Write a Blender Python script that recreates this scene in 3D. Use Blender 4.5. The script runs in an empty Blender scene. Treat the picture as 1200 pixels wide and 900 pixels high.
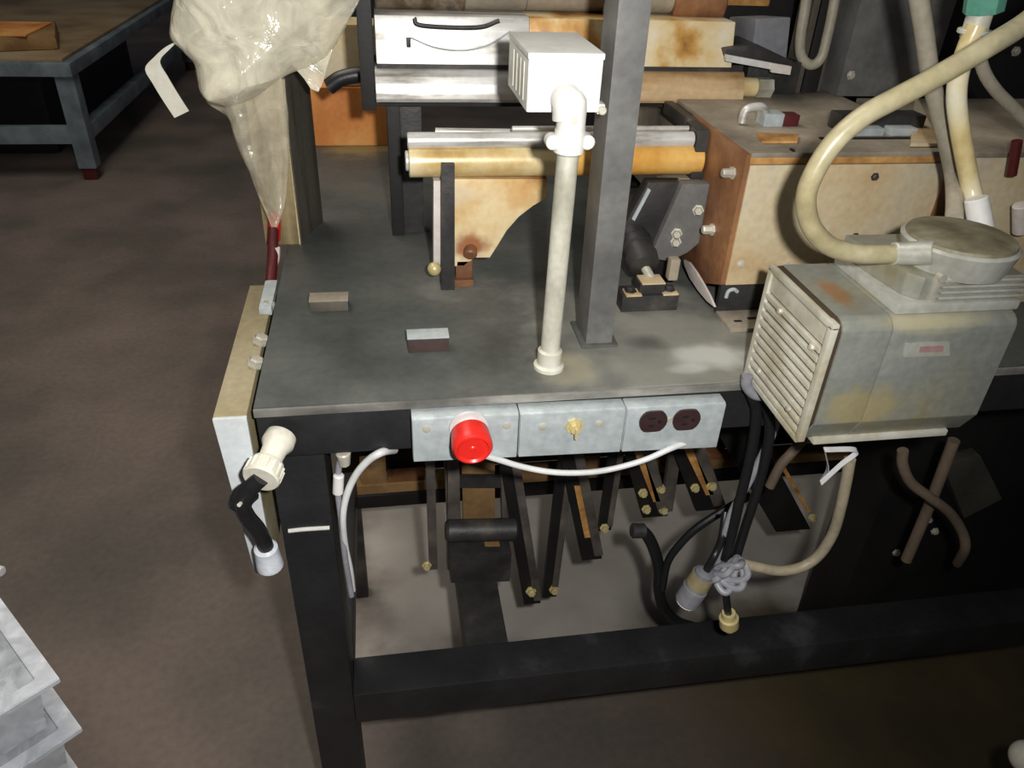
import bpy, bmesh, math, random
from mathutils import Vector, Matrix, noise
random.seed(4)
S = bpy.context.scene
COL = S.collection
V = Vector

# ---------------------------------------------------------------- camera, world, lights, exposure
cam_d = bpy.data.cameras.new('camera'); cam = bpy.data.objects.new('camera', cam_d); COL.objects.link(cam)
cam.matrix_world = Matrix([(0.98697, 0.05261, -0.15204, 0.13968), (-0.15595, 0.54502, -0.82379, -0.66057), (0.03952, 0.83677, 0.54612, 1.34974), (0, 0, 0, 1)])
cam_d.sensor_fit = 'HORIZONTAL'; cam_d.sensor_width = 36; cam_d.lens = 27.061
cam_d.clip_start = 0.01; cam_d.clip_end = 200
S.camera = cam
W = bpy.data.worlds.new('world'); S.world = W; W.use_nodes = True
W.node_tree.nodes['Background'].inputs[0].default_value = (0.85, 0.9, 1.0, 1)
W.node_tree.nodes['Background'].inputs[1].default_value = 0.05
def lamp(name, kind, loc, target, energy, col, **kw):
    d = bpy.data.lights.new(name, kind); d.energy = energy; d.color = col
    for k, v in kw.items(): setattr(d, k, v)
    o = bpy.data.objects.new(name, d); COL.objects.link(o); o.location = loc
    o.rotation_euler = (V(target) - V(loc)).to_track_quat('-Z', 'Y').to_euler()
    return o
# the camera's own flash, up and to the right of the lens
lamp('flash', 'SPOT', (0.2, -0.668, 1.39), (0.08, 0.35, 0.86), 44.0, (1.0, 0.985, 0.96), spot_size=math.radians(128), spot_blend=1.0, shadow_soft_size=0.014)
# added overhead fill, unseen, for dim ambient light on top surfaces
lamp('overhead_fill', 'AREA', (-0.9, 1.2, 3.6), (-0.9, 1.2, 0), 60.0, (1.0, 0.93, 0.82), shape='RECTANGLE', size=1.2, size_y=3.0)
S.view_settings.view_transform = 'Standard'; S.view_settings.look = 'None'
S.view_settings.exposure = 0.0; S.view_settings.gamma = 1.0; S.view_settings.use_curve_mapping = False

# ---------------------------------------------------------------- materials
def lin(c):
    return tuple((x/255/12.92 if x/255 <= 0.04045 else ((x/255+0.055)/1.055)**2.4) for x in c) + (1,)
def mat(name, stops, scale=8, rough=0.5, metal=0.0, bump=0.15, detail=5, stretch=(1,1,1), seed=0, alpha=None, trans=0, fine=120, spec=0.5, coat=0):
    """stops: [(pos, rgb255)...] run through a noise; a fine second noise gives grain and relief"""
    m = bpy.data.materials.new(name); m.use_nodes = True; nt = m.node_tree; N = nt.nodes; L = nt.links
    b = N['Principled BSDF']
    tc = N.new('ShaderNodeTexCoord'); mp = N.new('ShaderNodeMapping'); L.new(tc.outputs['Object'], mp.inputs[0])
    mp.inputs['Scale'].default_value = stretch; mp.inputs['Location'].default_value = (seed*1.37, seed*0.71, seed*2.1)
    n = N.new('ShaderNodeTexNoise'); n.inputs['Scale'].default_value = scale; n.inputs['Detail'].default_value = detail
    L.new(mp.outputs[0], n.inputs['Vector'])
    r = N.new('ShaderNodeValToRGB'); e = r.color_ramp.elements
    while len(e) < len(stops): e.new(0.5)
    for el, (p, c) in zip(e, stops): el.position = p; el.color = lin(c)
    L.new(n.outputs['Fac'], r.inputs[0])
    f = N.new('ShaderNodeTexNoise'); f.inputs['Scale'].default_value = fine; f.inputs['Detail'].default_value = 4
    L.new(tc.outputs['Object'], f.inputs['Vector'])
    mx = N.new('ShaderNodeMix'); mx.data_type = 'RGBA'; mx.blend_type = 'OVERLAY'; mx.inputs[0].default_value = 0.25
    L.new(r.outputs[0], mx.inputs[6]); L.new(f.outputs['Fac'], mx.inputs[7])
    L.new(mx.outputs[2], b.inputs['Base Color'])
    b.inputs['Roughness'].default_value = rough; b.inputs['Metallic'].default_value = metal
    b.inputs['Specular IOR Level'].default_value = spec; b.inputs['Coat Weight'].default_value = coat
    if bump:
        bp = N.new('ShaderNodeBump'); bp.inputs['Strength'].default_value = bump; bp.inputs['Distance'].default_value = 0.002
        L.new(f.outputs['Fac'], bp.inputs['Height']); L.new(bp.outputs[0], b.inputs['Normal'])
    if alpha is not None: b.inputs['Alpha'].default_value = alpha
    if trans: b.inputs['Transmission Weight'].default_value = trans
    return m
def flat(name, c, rough=0.5, metal=0.0, **k):
    d = tuple(max(0, int(x*0.82)) for x in c)
    return mat(name, [(0.35, d), (0.62, c)], rough=rough, metal=metal, **k)

M = {}
M['floor'] = mat('stained_concrete', [(0.22, (76, 74, 68)), (0.42, (96, 88, 80)), (0.55, (114, 101, 93)), (0.68, (124, 110, 101)), (0.85, (98, 94, 86))], scale=2.0, rough=0.75, bump=0.25, detail=8, fine=60)
M['pale_floor'] = mat('pale_concrete', [(0.3, (128, 122, 114)), (0.5, (150, 144, 136)), (0.7, (168, 160, 150))], scale=5, rough=0.7, bump=0.2, detail=8, fine=60)
M['dark_floor'] = mat('dark_concrete', [(0.3, (48, 42, 34)), (0.5, (76, 68, 54)), (0.7, (98, 88, 62))], scale=5, rough=0.6, bump=0.25, detail=8, fine=60)
M['top'] = mat('dusty_black_plate', [(0.3, (58, 60, 58)), (0.5, (76, 79, 76)), (0.62, (88, 88, 83)), (0.78, (118, 117, 110))], scale=7, rough=0.5, bump=0.2, detail=8, fine=90, spec=0.3)
M['edge_trim'] = mat('worn_edge', [(0.35, (84, 82, 78)), (0.55, (122, 120, 114)), (0.72, (170, 168, 160))], scale=26, rough=0.5, stretch=(0.3, 1, 1))
M['dust'] = mat('spilled_grey_dust', [(0.35, (120, 120, 114)), (0.6, (170, 170, 166))], scale=25, rough=0.9, bump=0.4)
M['black'] = mat('black_paint', [(0.35, (30, 30, 31)), (0.6, (42, 42, 43)), (0.78, (80, 80, 80))], scale=9, rough=0.45, bump=0.2, detail=7)
M['post'] = mat('charcoal_paint', [(0.35, (88, 87, 85)), (0.65, (112, 111, 108))], scale=14, rough=0.5, bump=0.15)
M['dark'] = mat('grimy_dark_steel', [(0.35, (34, 33, 33)), (0.55, (52, 50, 48)), (0.75, (84, 78, 70))], scale=16, rough=0.5, bump=0.3)
M['near_black'] = mat('deep_black', [(0.4, (14, 13, 13)), (0.7, (28, 26, 25))], scale=10, rough=0.6)
M['steel'] = mat('polished_steel', [(0.3, (138, 132, 122)), (0.45, (196, 193, 186)), (0.6, (220, 218, 213)), (0.72, (234, 232, 228))], scale=12, rough=0.38, metal=0.35, bump=0.05, stretch=(1, 6, 6))
M['steel_yellow'] = mat('yellowed_steel', [(0.28, (124, 96, 56)), (0.42, (196, 164, 104)), (0.55, (226, 206, 158)), (0.7, (235, 226, 200))], scale=9, rough=0.32, metal=0.1, bump=0.08, seed=3)
M['steel_amber'] = mat('amber_stained_steel', [(0.3, (140, 92, 46)), (0.41, (204, 156, 86)), (0.5, (228, 204, 154)), (0.68, (238, 230, 208))], scale=14, rough=0.32, metal=0.12, bump=0.08, seed=5)
M['steel_tan'] = mat('tan_filmed_steel', [(0.3, (136, 106, 70)), (0.5, (188, 156, 114)), (0.7, (216, 192, 152))], scale=9, rough=0.35, metal=0.1, bump=0.08, stretch=(0.5, 4, 4))
M['amber_drum'] = mat('amber_drum', [(0.3, (150, 96, 34)), (0.5, (200, 146, 66)), (0.68, (216, 172, 96))], scale=10, rough=0.3, bump=0.08)
M['blotch'] = mat('burnt_blotched_steel', [(0.32, (38, 34, 31)), (0.46, (96, 78, 58)), (0.56, (120, 108, 92)), (0.7, (60, 54, 48))], scale=34, rough=0.5, bump=0.4)
M['lever'] = mat('worn_lever_steel', [(0.3, (66, 61, 56)), (0.6, (98, 91, 84)), (0.75, (122, 108, 90))], scale=20, rough=0.45, metal=0.1)
M['cream'] = mat('rusty_cream_plate', [(0.28, (158, 100, 48)), (0.4, (212, 176, 118)), (0.55, (228, 206, 160)), (0.7, (232, 218, 184))], scale=11, rough=0.45, metal=0.1, seed=2)
M['housing'] = mat('greasy_tan_sheet', [(0.28, (172, 132, 84)), (0.42, (206, 182, 142)), (0.56, (212, 196, 162)), (0.72, (190, 184, 168))], scale=7, rough=0.4, metal=0.15, seed=7)
M['housing_top'] = mat('dusty_housing_top', [(0.3, (104, 96, 84)), (0.5, (140, 130, 114)), (0.7, (166, 154, 136))], scale=9, rough=0.55, bump=0.3, seed=9)
M['rust'] = mat('brown_rust', [(0.3, (84, 52, 32)), (0.5, (122, 82, 54)), (0.7, (158, 112, 74))], scale=12, rough=0.5, metal=0.1, bump=0.3)
M['amber'] = mat('orange_edge', [(0.35, (150, 104, 54)), (0.65, (198, 150, 88))], scale=30, rough=0.5)
M['carton'] = mat('orange_carton', [(0.3, (190, 110, 48)), (0.5, (222, 142, 72)), (0.75, (236, 190, 110))], scale=6, rough=0.7)
M['box_brown'] = mat('brown_cardboard', [(0.35, (112, 84, 50)), (0.65, (156, 122, 78))], scale=7, rough=0.8)
M['galv'] = mat('galvanised', [(0.3, (172, 180, 181)), (0.5, (182, 190, 191)), (0.7, (196, 203, 203))], scale=40, rough=0.42, metal=0.25, bump=0.06)
M['conduit'] = mat('galvanised_pipe', [(0.3, (150, 146, 128)), (0.5, (196, 194, 178)), (0.72, (214, 212, 200))], scale=18, rough=0.5, metal=0.1, stretch=(1, 1, 0.4), bump=0.15)
M['ivory'] = mat('pale_grey_enamel', [(0.3, (196, 194, 184)), (0.5, (216, 215, 208)), (0.7, (224, 223, 218))], scale=10, rough=0.45, bump=0.06)
M['red'] = flat('red_plastic', (226, 42, 34), 0.35, bump=0.03)
M['darkred'] = flat('dark_red_rubber', (84, 26, 26), 0.45)
M['brass'] = flat('brass', (222, 204, 146), 0.35, metal=0.2)
M['brown_plastic'] = flat('dark_brown_plastic', (62, 44, 44), 0.35)
M['darkbrown'] = flat('dark_brown_steel', (70, 54, 50), 0.5)
M['slot'] = flat('slot_black', (12, 10, 10), 0.7)
M['white_cable'] = flat('white_cable', (220, 220, 218), 0.4)
M['grey_cable'] = flat('grey_cable', (150, 150, 156), 0.45)
M['black_cable'] = flat('black_cable', (30, 30, 32), 0.4)
M['tan_cable'] = flat('tan_cable', (176, 164, 138), 0.45)
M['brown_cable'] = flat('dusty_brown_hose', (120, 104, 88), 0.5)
M['hose'] = mat('beige_hose', [(0.3, (130, 119, 84)), (0.5, (160, 150, 116)), (0.7, (176, 168, 138))], scale=16, rough=0.3, bump=0.08)
M['hose_yellow'] = mat('yellowed_clear_hose', [(0.3, (190, 160, 92)), (0.5, (222, 206, 156)), (0.7, (230, 226, 204))], scale=14, rough=0.25)
M['hose_grey'] = flat('grey_braided_hose', (168, 160, 142), 0.45)
M['green'] = flat('green_fitting', (96, 160, 138), 0.4)
M['nut'] = flat('zinc_bolt', (206, 200, 184), 0.35, metal=0.2)
M['white_plastic'] = flat('white_plastic', (228, 226, 222), 0.4)
M['gland'] = flat('ivory_connector', (216, 212, 196), 0.4)
M['pump'] = mat('worn_grey_casting', [(0.28, (146, 134, 94)), (0.4, (142, 140, 124)), (0.55, (132, 135, 128)), (0.7, (150, 152, 145))], scale=9, rough=0.4, metal=0.2, bump=0.15, seed=4)
M['pump_top'] = mat('greasy_pump_top', [(0.3, (128, 96, 64)), (0.45, (168, 158, 130)), (0.65, (186, 184, 170))], scale=14, rough=0.4, metal=0.2, bump=0.15, seed=6)
M['pump_vent'] = mat('pale_fin_metal', [(0.3, (170, 160, 130)), (0.55, (204, 201, 186)), (0.7, (220, 218, 208))], scale=14, rough=0.4, metal=0.2)
M['pump_slot'] = flat('fin_gap_brown', (70, 58, 42), 0.6)
M['print'] = flat('faded_pink_print', (178, 140, 138), 0.5)
M['pump_cap'] = mat('grimy_cap', [(0.3, (84, 78, 60)), (0.5, (118, 112, 90)), (0.7, (150, 146, 126))], scale=22, rough=0.55, bump=0.4)
M['pump_head'] = mat('pale_casting', [(0.3, (150, 148, 132)), (0.5, (178, 178, 168)), (0.7, (200, 200, 194))], scale=14, rough=0.35, metal=0.25)
M['board'] = mat('worn_wood_edge', [(0.3, (108, 96, 68)), (0.5, (146, 134, 102)), (0.7, (164, 154, 126))], scale=12, rough=0.6, stretch=(1, 0.3, 1))
M['board_end'] = mat('bluish_white_face', [(0.3, (186, 190, 190)), (0.7, (210, 216, 218))], scale=12, rough=0.5)
M['sheet'] = mat('brushed_sheet', [(0.3, (128, 112, 80)), (0.5, (160, 142, 104)), (0.7, (182, 164, 124))], scale=8, rough=0.4, metal=0.4, stretch=(6, 6, 0.6))
M['sheet_side'] = mat('dull_grey_sheet', [(0.3, (72, 68, 60)), (0.6, (104, 98, 88))], scale=8, rough=0.45, metal=0.4, stretch=(1, 6, 0.6))
M['edge'] = flat('bright_sheet_edge', (222, 206, 160), 0.35, metal=0.3)
M['bench'] = mat('chipped_blue_grey_paint', [(0.35, (92, 104, 112)), (0.65, (128, 140, 146))], scale=8, rough=0.5)
M['bench_top'] = mat('worn_board_top', [(0.3, (112, 92, 66)), (0.5, (150, 126, 92)), (0.7, (164, 148, 116))], scale=3, rough=0.6)
M['grey_block'] = flat('grey_painted_block', (128, 128, 132), 0.5)
M['rim'] = flat('pale_rim', (226, 216, 208), 0.4)

def plastic(name, col, alpha, rough, crease=0.0, relief=0.12):
    m = bpy.data.materials.new(name); m.use_nodes = True; nt = m.node_tree; N = nt.nodes; L = nt.links
    b = N['Principled BSDF']; b.inputs['Roughness'].default_value = rough; b.inputs['Specular IOR Level'].default_value = 0.7
    tc = N.new('ShaderNodeTexCoord'); n = N.new('ShaderNodeTexNoise'); n.inputs['Scale'].default_value = 22; n.inputs['Detail'].default_value = 5; n.inputs['Distortion'].default_value = 1.2
    L.new(tc.outputs['Object'], n.inputs['Vector'])
    r = N.new('ShaderNodeValToRGB'); e = r.color_ramp.elements
    e[0].position = 0.35; e[0].color = lin(tuple(int(x*0.9) for x in col)); e[1].position = 0.65; e[1].color = lin(col)
    L.new(n.outputs['Fac'], r.inputs[0]); L.new(r.outputs[0], b.inputs['Base Color'])
    mr = N.new('ShaderNodeMapRange'); mr.inputs[1].default_value = 0.35; mr.inputs[2].default_value = 0.7
    mr.inputs[3].default_value = alpha-0.14; mr.inputs[4].default_value = min(1, alpha+0.14)
    L.new(n.outputs['Fac'], mr.inputs[0]); L.new(mr.outputs[0], b.inputs['Alpha'])
    bp = N.new('ShaderNodeBump'); bp.inputs['Strength'].default_value = relief; bp.inputs['Distance'].default_value = 0.006
    vo = N.new('ShaderNodeTexVoronoi'); vo.feature = 'DISTANCE_TO_EDGE'; vo.inputs['Scale'].default_value = 13
    wv = N.new('ShaderNodeMix'); wv.data_type = 'VECTOR'; wv.inputs[0].default_value = 0.05; L.new(tc.outputs['Object'], wv.inputs[4]); L.new(n.outputs['Color'], wv.inputs[5]); L.new(wv.outputs[1], vo.inputs['Vector'])
    b2 = N.new('ShaderNodeBump'); b2.inputs['Strength'].default_value = crease; b2.inputs['Distance'].default_value = 0.02
    L.new(vo.outputs['Distance'], b2.inputs['Height'])
    L.new(n.outputs['Fac'], bp.inputs['Height']); L.new(b2.outputs[0], bp.inputs['Normal']); L.new(bp.outputs[0], b.inputs['Normal'])
    return m
M['bag'] = plastic('clear_crumpled_film', (252, 245, 220), 0.6, 0.12, 0.28, 0.35)
M['bag_thin'] = plastic('single_layer_film', (236, 226, 198), 0.36, 0.13, 0.2, 0.25)
M['bin'] = plastic('clear_bin_plastic', (242, 245, 250), 0.8, 0.25)
M['bin_bright_lid'] = plastic('added_bright_lid', (240, 245, 252), 0.36, 0.2)
M['bin_rim'] = plastic('clear_bin_rim', (238, 243, 250), 0.86, 0.25)

# ---------------------------------------------------------------- building helpers (all take world coordinates)
def box(bm, lo, hi, bev=0.0, rot=None):
    lo = V(lo); hi = V(hi); c = (lo+hi)/2; s = hi-lo
    t = bmesh.new(); bmesh.ops.create_cube(t, size=1.0)
    bmesh.ops.scale(t, vec=(abs(s.x), abs(s.y), abs(s.z)), verts=t.verts)
    if bev: bmesh.ops.bevel(t, geom=t.edges[:], offset=bev, segments=2, affect='EDGES', profile=0.7)
    if rot is not None: bmesh.ops.rotate(t, cent=(0, 0, 0), matrix=rot, verts=t.verts)
    bmesh.ops.translate(t, vec=c, verts=t.verts); merge(bm, t); return bm
def merge(bm, t):
    me = bpy.data.meshes.new('tmp'); t.to_mesh(me); t.free(); bm.from_mesh(me); bpy.data.meshes.remove(me)
def prism(bm, pts, d, bev=0.0):
    """closed polygon of 3D points extruded by vector d"""
    t = bmesh.new(); d = V(d)
    a = [t.verts.new(V(p)) for p in pts]; b = [t.verts.new(V(p)+d) for p in pts]
    t.faces.new(a); t.faces.new(b[::-1]); n = len(pts)
    for i in range(n): t.faces.new((a[i], b[i], b[(i+1) % n], a[(i+1) % n]))
    bmesh.ops.recalc_face_normals(t, faces=t.faces[:])
    if bev: bmesh.ops.bevel(t, geom=t.edges[:], offset=bev, segments=2, affect='EDGES', profile=0.7)
    merge(bm, t); return bm
def frame_of(d):
    d = d.normalized(); a = V((0, 0, 1)) if abs(d.z) < 0.9 else V((1, 0, 0))
    x = d.cross(a).normalized(); return x, d.cross(x).normalized()
def lathe(bm, p0, axis, prof, n=24, caps=True):
    """prof: [(t along axis, radius)...]"""
    p0 = V(p0); d = V(axis).normalized(); x, y = frame_of(d); t = bmesh.new(); rings = []
    for (h, r) in prof:
        rings.append([t.verts.new(p0 + d*h + (x*math.cos(k*2*math.pi/n) + y*math.sin(k*2*math.pi/n))*max(r, 1e-5)) for k in range(n)])
    for a, b in zip(rings, rings[1:]):
        for k in range(n): t.faces.new((a[k], a[(k+1) % n], b[(k+1) % n], b[k]))
    if caps: t.faces.new(rings[0][::-1]); t.faces.new(rings[-1])
    bmesh.ops.recalc_face_normals(t, faces=t.faces[:]); merge(bm, t); return bm
def cyl(bm, p0, p1, r, r1=None, n=20, bev=0.0):
    p0 = V(p0); p1 = V(p1); l = (p1-p0).length; r1 = r if r1 is None else r1
    pr = [(0, r-bev), (bev, r), (l-bev, r1), (l, r1-bev)] if bev else [(0, r), (l, r1)]
    return lathe(bm, p0, p1-p0, pr, n)
def smooth_path(pts, sub=8):
    P = [V(p) for p in pts]; Q = [2*P[0]-P[1]] + P + [2*P[-1]-P[-2]]; out = []
    for i in range(1, len(Q)-2):
        a, b, c, d = Q[i-1:i+3]
        for k in range(sub):
            t = k/sub
            out.append(0.5*((2*b) + (c-a)*t + (2*a-5*b+4*c-d)*t*t + (3*b-a-3*c+d)*t**3))
    out.append(P[-1]); return out
def tube(bm, pts, r, n=12, sub=8, flat_=1.0, taper=None):
    P = smooth_path(pts, sub) if sub > 1 else [V(p) for p in pts]
    t = bmesh.new(); rings = []; x = None
    for i, p in enumerate(P):
        d = (P[min(i+1, len(P)-1)] - P[max(i-1, 0)]).normalized()
        if x is None: x, y = frame_of(d)
        else:
            x = (x - d*x.dot(d)).normalized(); y = d.cross(x)
        rr = r if taper is None else r + (taper-r)*i/(len(P)-1)
        rings.append([t.verts.new(p + (x*math.cos(k*2*math.pi/n)*flat_ + y*math.sin(k*2*math.pi/n))*rr) for k in range(n)])
    for a, b in zip(rings, rings[1:]):
        for k in range(n): t.faces.new((a[k], a[(k+1) % n], b[(k+1) % n], b[k]))
    t.faces.new(rings[0][::-1]); t.faces.new(rings[-1])
    bmesh.ops.recalc_face_normals(t, faces=t.faces[:]); merge(bm, t); return bm
def ribbon(bm, pts, wdir, w, th):
    """flat strap along pts, width w along wdir, thickness th"""
    P = smooth_path(pts, 8); w_ = V(wdir).normalized()*w/2; t = bmesh.new(); rings = []
    for i, p in enumerate(P):
        d = (P[min(i+1, len(P)-1)] - P[max(i-1, 0)]).normalized(); nrm = d.cross(w_).normalized()*th/2
        rings.append([t.verts.new(q) for q in (p-w_-nrm, p+w_-nrm, p+w_+nrm, p-w_+nrm)])
    for a, b in zip(rings, rings[1:]):
        for k in range(4): t.faces.new((a[k], a[(k+1) % 4], b[(k+1) % 4], b[k]))
    t.faces.new(rings[0][::-1]); t.faces.new(rings[-1])
    bmesh.ops.recalc_face_normals(t, faces=t.faces[:]); merge(bm, t); return bm
def B(): return bmesh.new()

def origin(o):
    q = V((0, 0, 0))
    while o is not None: q += o.location; o = o.parent
    return q
def thing(name, label, cat, loc, group=None):
    o = bpy.data.objects.new(name, None); COL.objects.link(o); o.location = loc; o.empty_display_size = 0.05
    o['label'] = label; o['category'] = cat
    if group: o['group'] = group
    return o
def part(name, bm, m, parent, label=None, smooth=True):
    off = origin(parent) if parent else V((0, 0, 0))
    bmesh.ops.translate(bm, vec=-off, verts=bm.verts)
    me = bpy.data.meshes.new(name); bm.to_mesh(me); bm.free()
    me.materials.append(M[m] if isinstance(m, str) else m)
    o = bpy.data.objects.new(name, me); COL.objects.link(o); o.parent = parent
    if smooth:
        for p in me.polygons: p.use_smooth = True
        try: me.set_sharp_from_angle(angle=math.radians(35))
        except Exception: pass
    if label: o['label'] = label
    return o
def solo(name, bm, m, label, cat, loc, group=None):
    """a thing that is one mesh"""
    bmesh.ops.translate(bm, vec=-V(loc), verts=bm.verts)
    me = bpy.data.meshes.new(name); bm.to_mesh(me); bm.free(); me.materials.append(M[m])
    for p in me.polygons: p.use_smooth = True
    me.set_sharp_from_angle(angle=math.radians(35))
    o = bpy.data.objects.new(name, me); COL.objects.link(o); o.location = loc
    o['label'] = label; o['category'] = cat
    if group: o['group'] = group
    return o
def bolt(parent, p, d, r, h=None, m='nut', name='bolt'):
    b = B(); h = h or r*1.1
    lathe(b, p, d, [(0, r*1.35), (h*0.25, r*1.35), (h*0.25, r), (h*0.85, r), (h, r*0.8)], n=6 if h > r*0.6 else 12)
    return part(name, b, m, parent)

# ---------------------------------------------------------------- floor
def struct(name, bm, m):
    o = part(name, bm, m, None); o['kind'] = 'structure'; return o
def patch(bm, pts, z, th=0.001):
    prism(bm, [(x, y, z) for x, y in pts], (0, 0, th))
def floor_material():
    """one slab: brown concrete, paler under the machine, darker and browner to its right"""
    m = M['floor']; nt = m.node_tree; N = nt.nodes; L = nt.links; b = N['Principled BSDF']
    base = b.inputs['Base Color'].links[0].from_socket
    tc = [n for n in N if n.type == 'TEX_COORD'][0]
    sx = N.new('ShaderNodeSeparateXYZ'); L.new(tc.outputs['Object'], sx.inputs[0])
    nz = N.new('ShaderNodeTexNoise'); nz.inputs['Scale'].default_value = 4; nz.inputs['Detail'].default_value = 6; L.new(tc.outputs['Object'], nz.inputs['Vector'])
    def math_(op, a, c=None):
        k = N.new('ShaderNodeMath'); k.operation = op
        for i, q in enumerate((a, c)):
            if q is None: continue
            if isinstance(q, (int, float)): k.inputs[i].default_value = q
            else: L.new(q, k.inputs[i])
        return k.outputs[0]
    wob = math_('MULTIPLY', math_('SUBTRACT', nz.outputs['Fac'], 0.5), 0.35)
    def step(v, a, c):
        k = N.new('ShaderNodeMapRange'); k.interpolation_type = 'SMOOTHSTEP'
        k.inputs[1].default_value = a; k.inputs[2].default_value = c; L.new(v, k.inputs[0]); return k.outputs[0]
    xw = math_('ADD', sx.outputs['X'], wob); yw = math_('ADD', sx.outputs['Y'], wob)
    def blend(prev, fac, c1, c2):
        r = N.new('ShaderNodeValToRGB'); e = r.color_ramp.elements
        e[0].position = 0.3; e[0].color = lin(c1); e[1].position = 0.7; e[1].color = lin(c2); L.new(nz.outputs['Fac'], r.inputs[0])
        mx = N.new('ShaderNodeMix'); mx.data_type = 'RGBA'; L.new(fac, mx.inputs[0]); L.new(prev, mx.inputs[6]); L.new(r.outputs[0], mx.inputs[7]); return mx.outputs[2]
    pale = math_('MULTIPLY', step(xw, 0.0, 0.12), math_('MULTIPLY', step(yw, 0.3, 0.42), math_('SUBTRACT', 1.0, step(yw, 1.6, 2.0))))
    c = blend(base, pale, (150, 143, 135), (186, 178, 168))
    dark_right = math_('MULTIPLY', step(xw, 0.35, 1.0), math_('SUBTRACT', 1.0, step(yw, 0.36, 0.5)))
    c = blend(c, dark_right, (58, 48, 36), (96, 82, 50))
    L.new(c, b.inputs['Base Color'])
def stain_and_light_spots(m, spots, noise_scale=18):
    """colour spots on the surface, at fixed places on the part"""
    nt = m.node_tree; N = nt.nodes; L = nt.links; b = N['Principled BSDF']
    prev = b.inputs['Base Color'].links[0].from_socket; tc = [n for n in N if n.type == 'TEX_COORD'][0]
    nz = N.new('ShaderNodeTexNoise'); nz.inputs['Scale'].default_value = noise_scale; nz.inputs['Detail'].default_value = 6; L.new(tc.outputs['Object'], nz.inputs['Vector'])
    for (c, sc, r0, r1, amt, col) in spots:
        mp = N.new('ShaderNodeMapping'); mp.vector_type = 'POINT'; L.new(tc.outputs['Object'], mp.inputs[0])
        mp.inputs['Scale'].default_value = sc; mp.inputs['Location'].default_value = tuple(-a*q for a, q in zip(c, sc))
        d = N.new('ShaderNodeVectorMath'); d.operation = 'LENGTH'; L.new(mp.outputs[0], d.inputs[0])
        w = N.new('ShaderNodeMath'); w.operation = 'MULTIPLY_ADD'; L.new(nz.outputs['Fac'], w.inputs[0]); w.inputs[1].default_value = r1*1.2; w.inputs[2].default_value = -r1*0.6
        a = N.new('ShaderNodeMath'); L.new(d.outputs['Value'], a.inputs[0]); L.new(w.outputs[0], a.inputs[1])
        k = N.new('ShaderNodeMapRange'); k.interpolation_type = 'SMOOTHSTEP'; k.inputs[1].default_value = r0; k.inputs[2].default_value = r1; k.inputs[3].default_value = amt; k.inputs[4].default_value = 0; L.new(a.outputs[0], k.inputs[0])
        mx = N.new('ShaderNodeMix'); mx.data_type = 'RGBA'; L.new(k.outputs[0], mx.inputs[0]); L.new(prev, mx.inputs[6]); mx.inputs[7].default_value = lin(col); prev = mx.outputs[2]
    L.new(prev, b.inputs['Base Color'])
def dust_and_reflection():
    """pale dust spilled on the plate between the post and the pump, thinner film further off"""
    stain_and_light_spots(M['top'], [((0.47, 0.07, 0.9), (1, 1, 1), 0.03, 0.22, 0.7, (146, 144, 134)), ((0.505, 0.055, 0.9), (0.75, 1.2, 1), 0.015, 0.045, 0.8, (186, 186, 180)),
        ((0.44, 0.09, 0.9), (1, 1.3, 1), 0.01, 0.035, 0.7, (70, 70, 68)), ((0.47, 0.03, 0.9), (0.6, 1.5, 1), 0.005, 0.02, 0.6, (180, 180, 176)), ((0.33, 0.05, 0.9), (1, 1, 1), 0.01, 0.05, 0.5, (150, 144, 116)), ((0.10, 0.88, 0.9), (0.8, 1, 1), 0.02, 0.07, 0.7, (150, 132, 84))])  # last spot: yellow reflection of the carton painted onto the plate
dust_and_reflection()
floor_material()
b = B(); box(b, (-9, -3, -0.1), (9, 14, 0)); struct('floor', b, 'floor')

# ---------------------------------------------------------------- machine table
T = thing('machine_table', 'long black steel machine frame with dusty flat top and welded square legs', 'table', (0, 0, 0))
b = B(); box(b, (0, 0, 0.887), (1.5, 0.96, 0.9), 0.002); part('tabletop', b, 'top', T, 'dust-covered dark plate')
b = B(); box(b, (0.0, -0.0035, 0.8895), (1.5, 0.0005, 0.8985), 0.001); part('edge_trim', b, 'edge_trim', T, 'worn pale front edge')
b = B(); box(b, (0.0, 0.003, 0.833), (1.5, 0.05, 0.887), 0.003); part('apron', b, 'black', T)
b = B(); box(b, (0.0, 0.05, 0.833), (0.045, 0.9, 0.887), 0.003); part('side_rail', b, 'black', T)
for (x, y) in ((0.004, 0.016), (1.44, 0.016), (0.004, 0.89), (1.44, 0.89)):
    b = B(); box(b, (x, y, 0), (x+0.058, y+0.066, 0.833), 0.004); part('leg', b, 'black', T)
b = B(); tube(b, [(0.012, 0.0155, 0.716), (0.03, 0.0145, 0.7175), (0.058, 0.0155, 0.716)], 0.0026, n=8); part('weld_bead', b, 'ivory', T, 'pale weld seam across the leg')
b = B(); box(b, (0.062, 0.014, 0.337), (1.44, 0.078, 0.4), 0.004); part('front_rail', b, 'black', T)
b = B(); prism(b, [(0.005, 0.5, 0.3049), (0.005, 0.5, 0.3360), (0.005, 0.507, 0.3360), (0.005, 0.507, 0.3049)], (1.435, 0, 0), 0.002); part('rear_rail', b, 'near_black', T)
b = B(); box(b, (0.006, 0.082, 0.34), (0.06, 0.5, 0.4), 0.004); part('lower_side_rail', b, 'black', T)
b = B(); box(b, (0.225, 0.078, 0.342), (0.289, 0.3, 0.399), 0.004); part('cross_beam', b, 'dark', T)
b = B(); prism(b, [(0.2124, 0.2, 0.466), (0.3114, 0.2, 0.4578), (0.3112, 0.2, 0.3917), (0.2135, 0.2, 0.4006)], (0, 0.07, 0), 0.004); part('pivot_block', b, 'dark', T)
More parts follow.
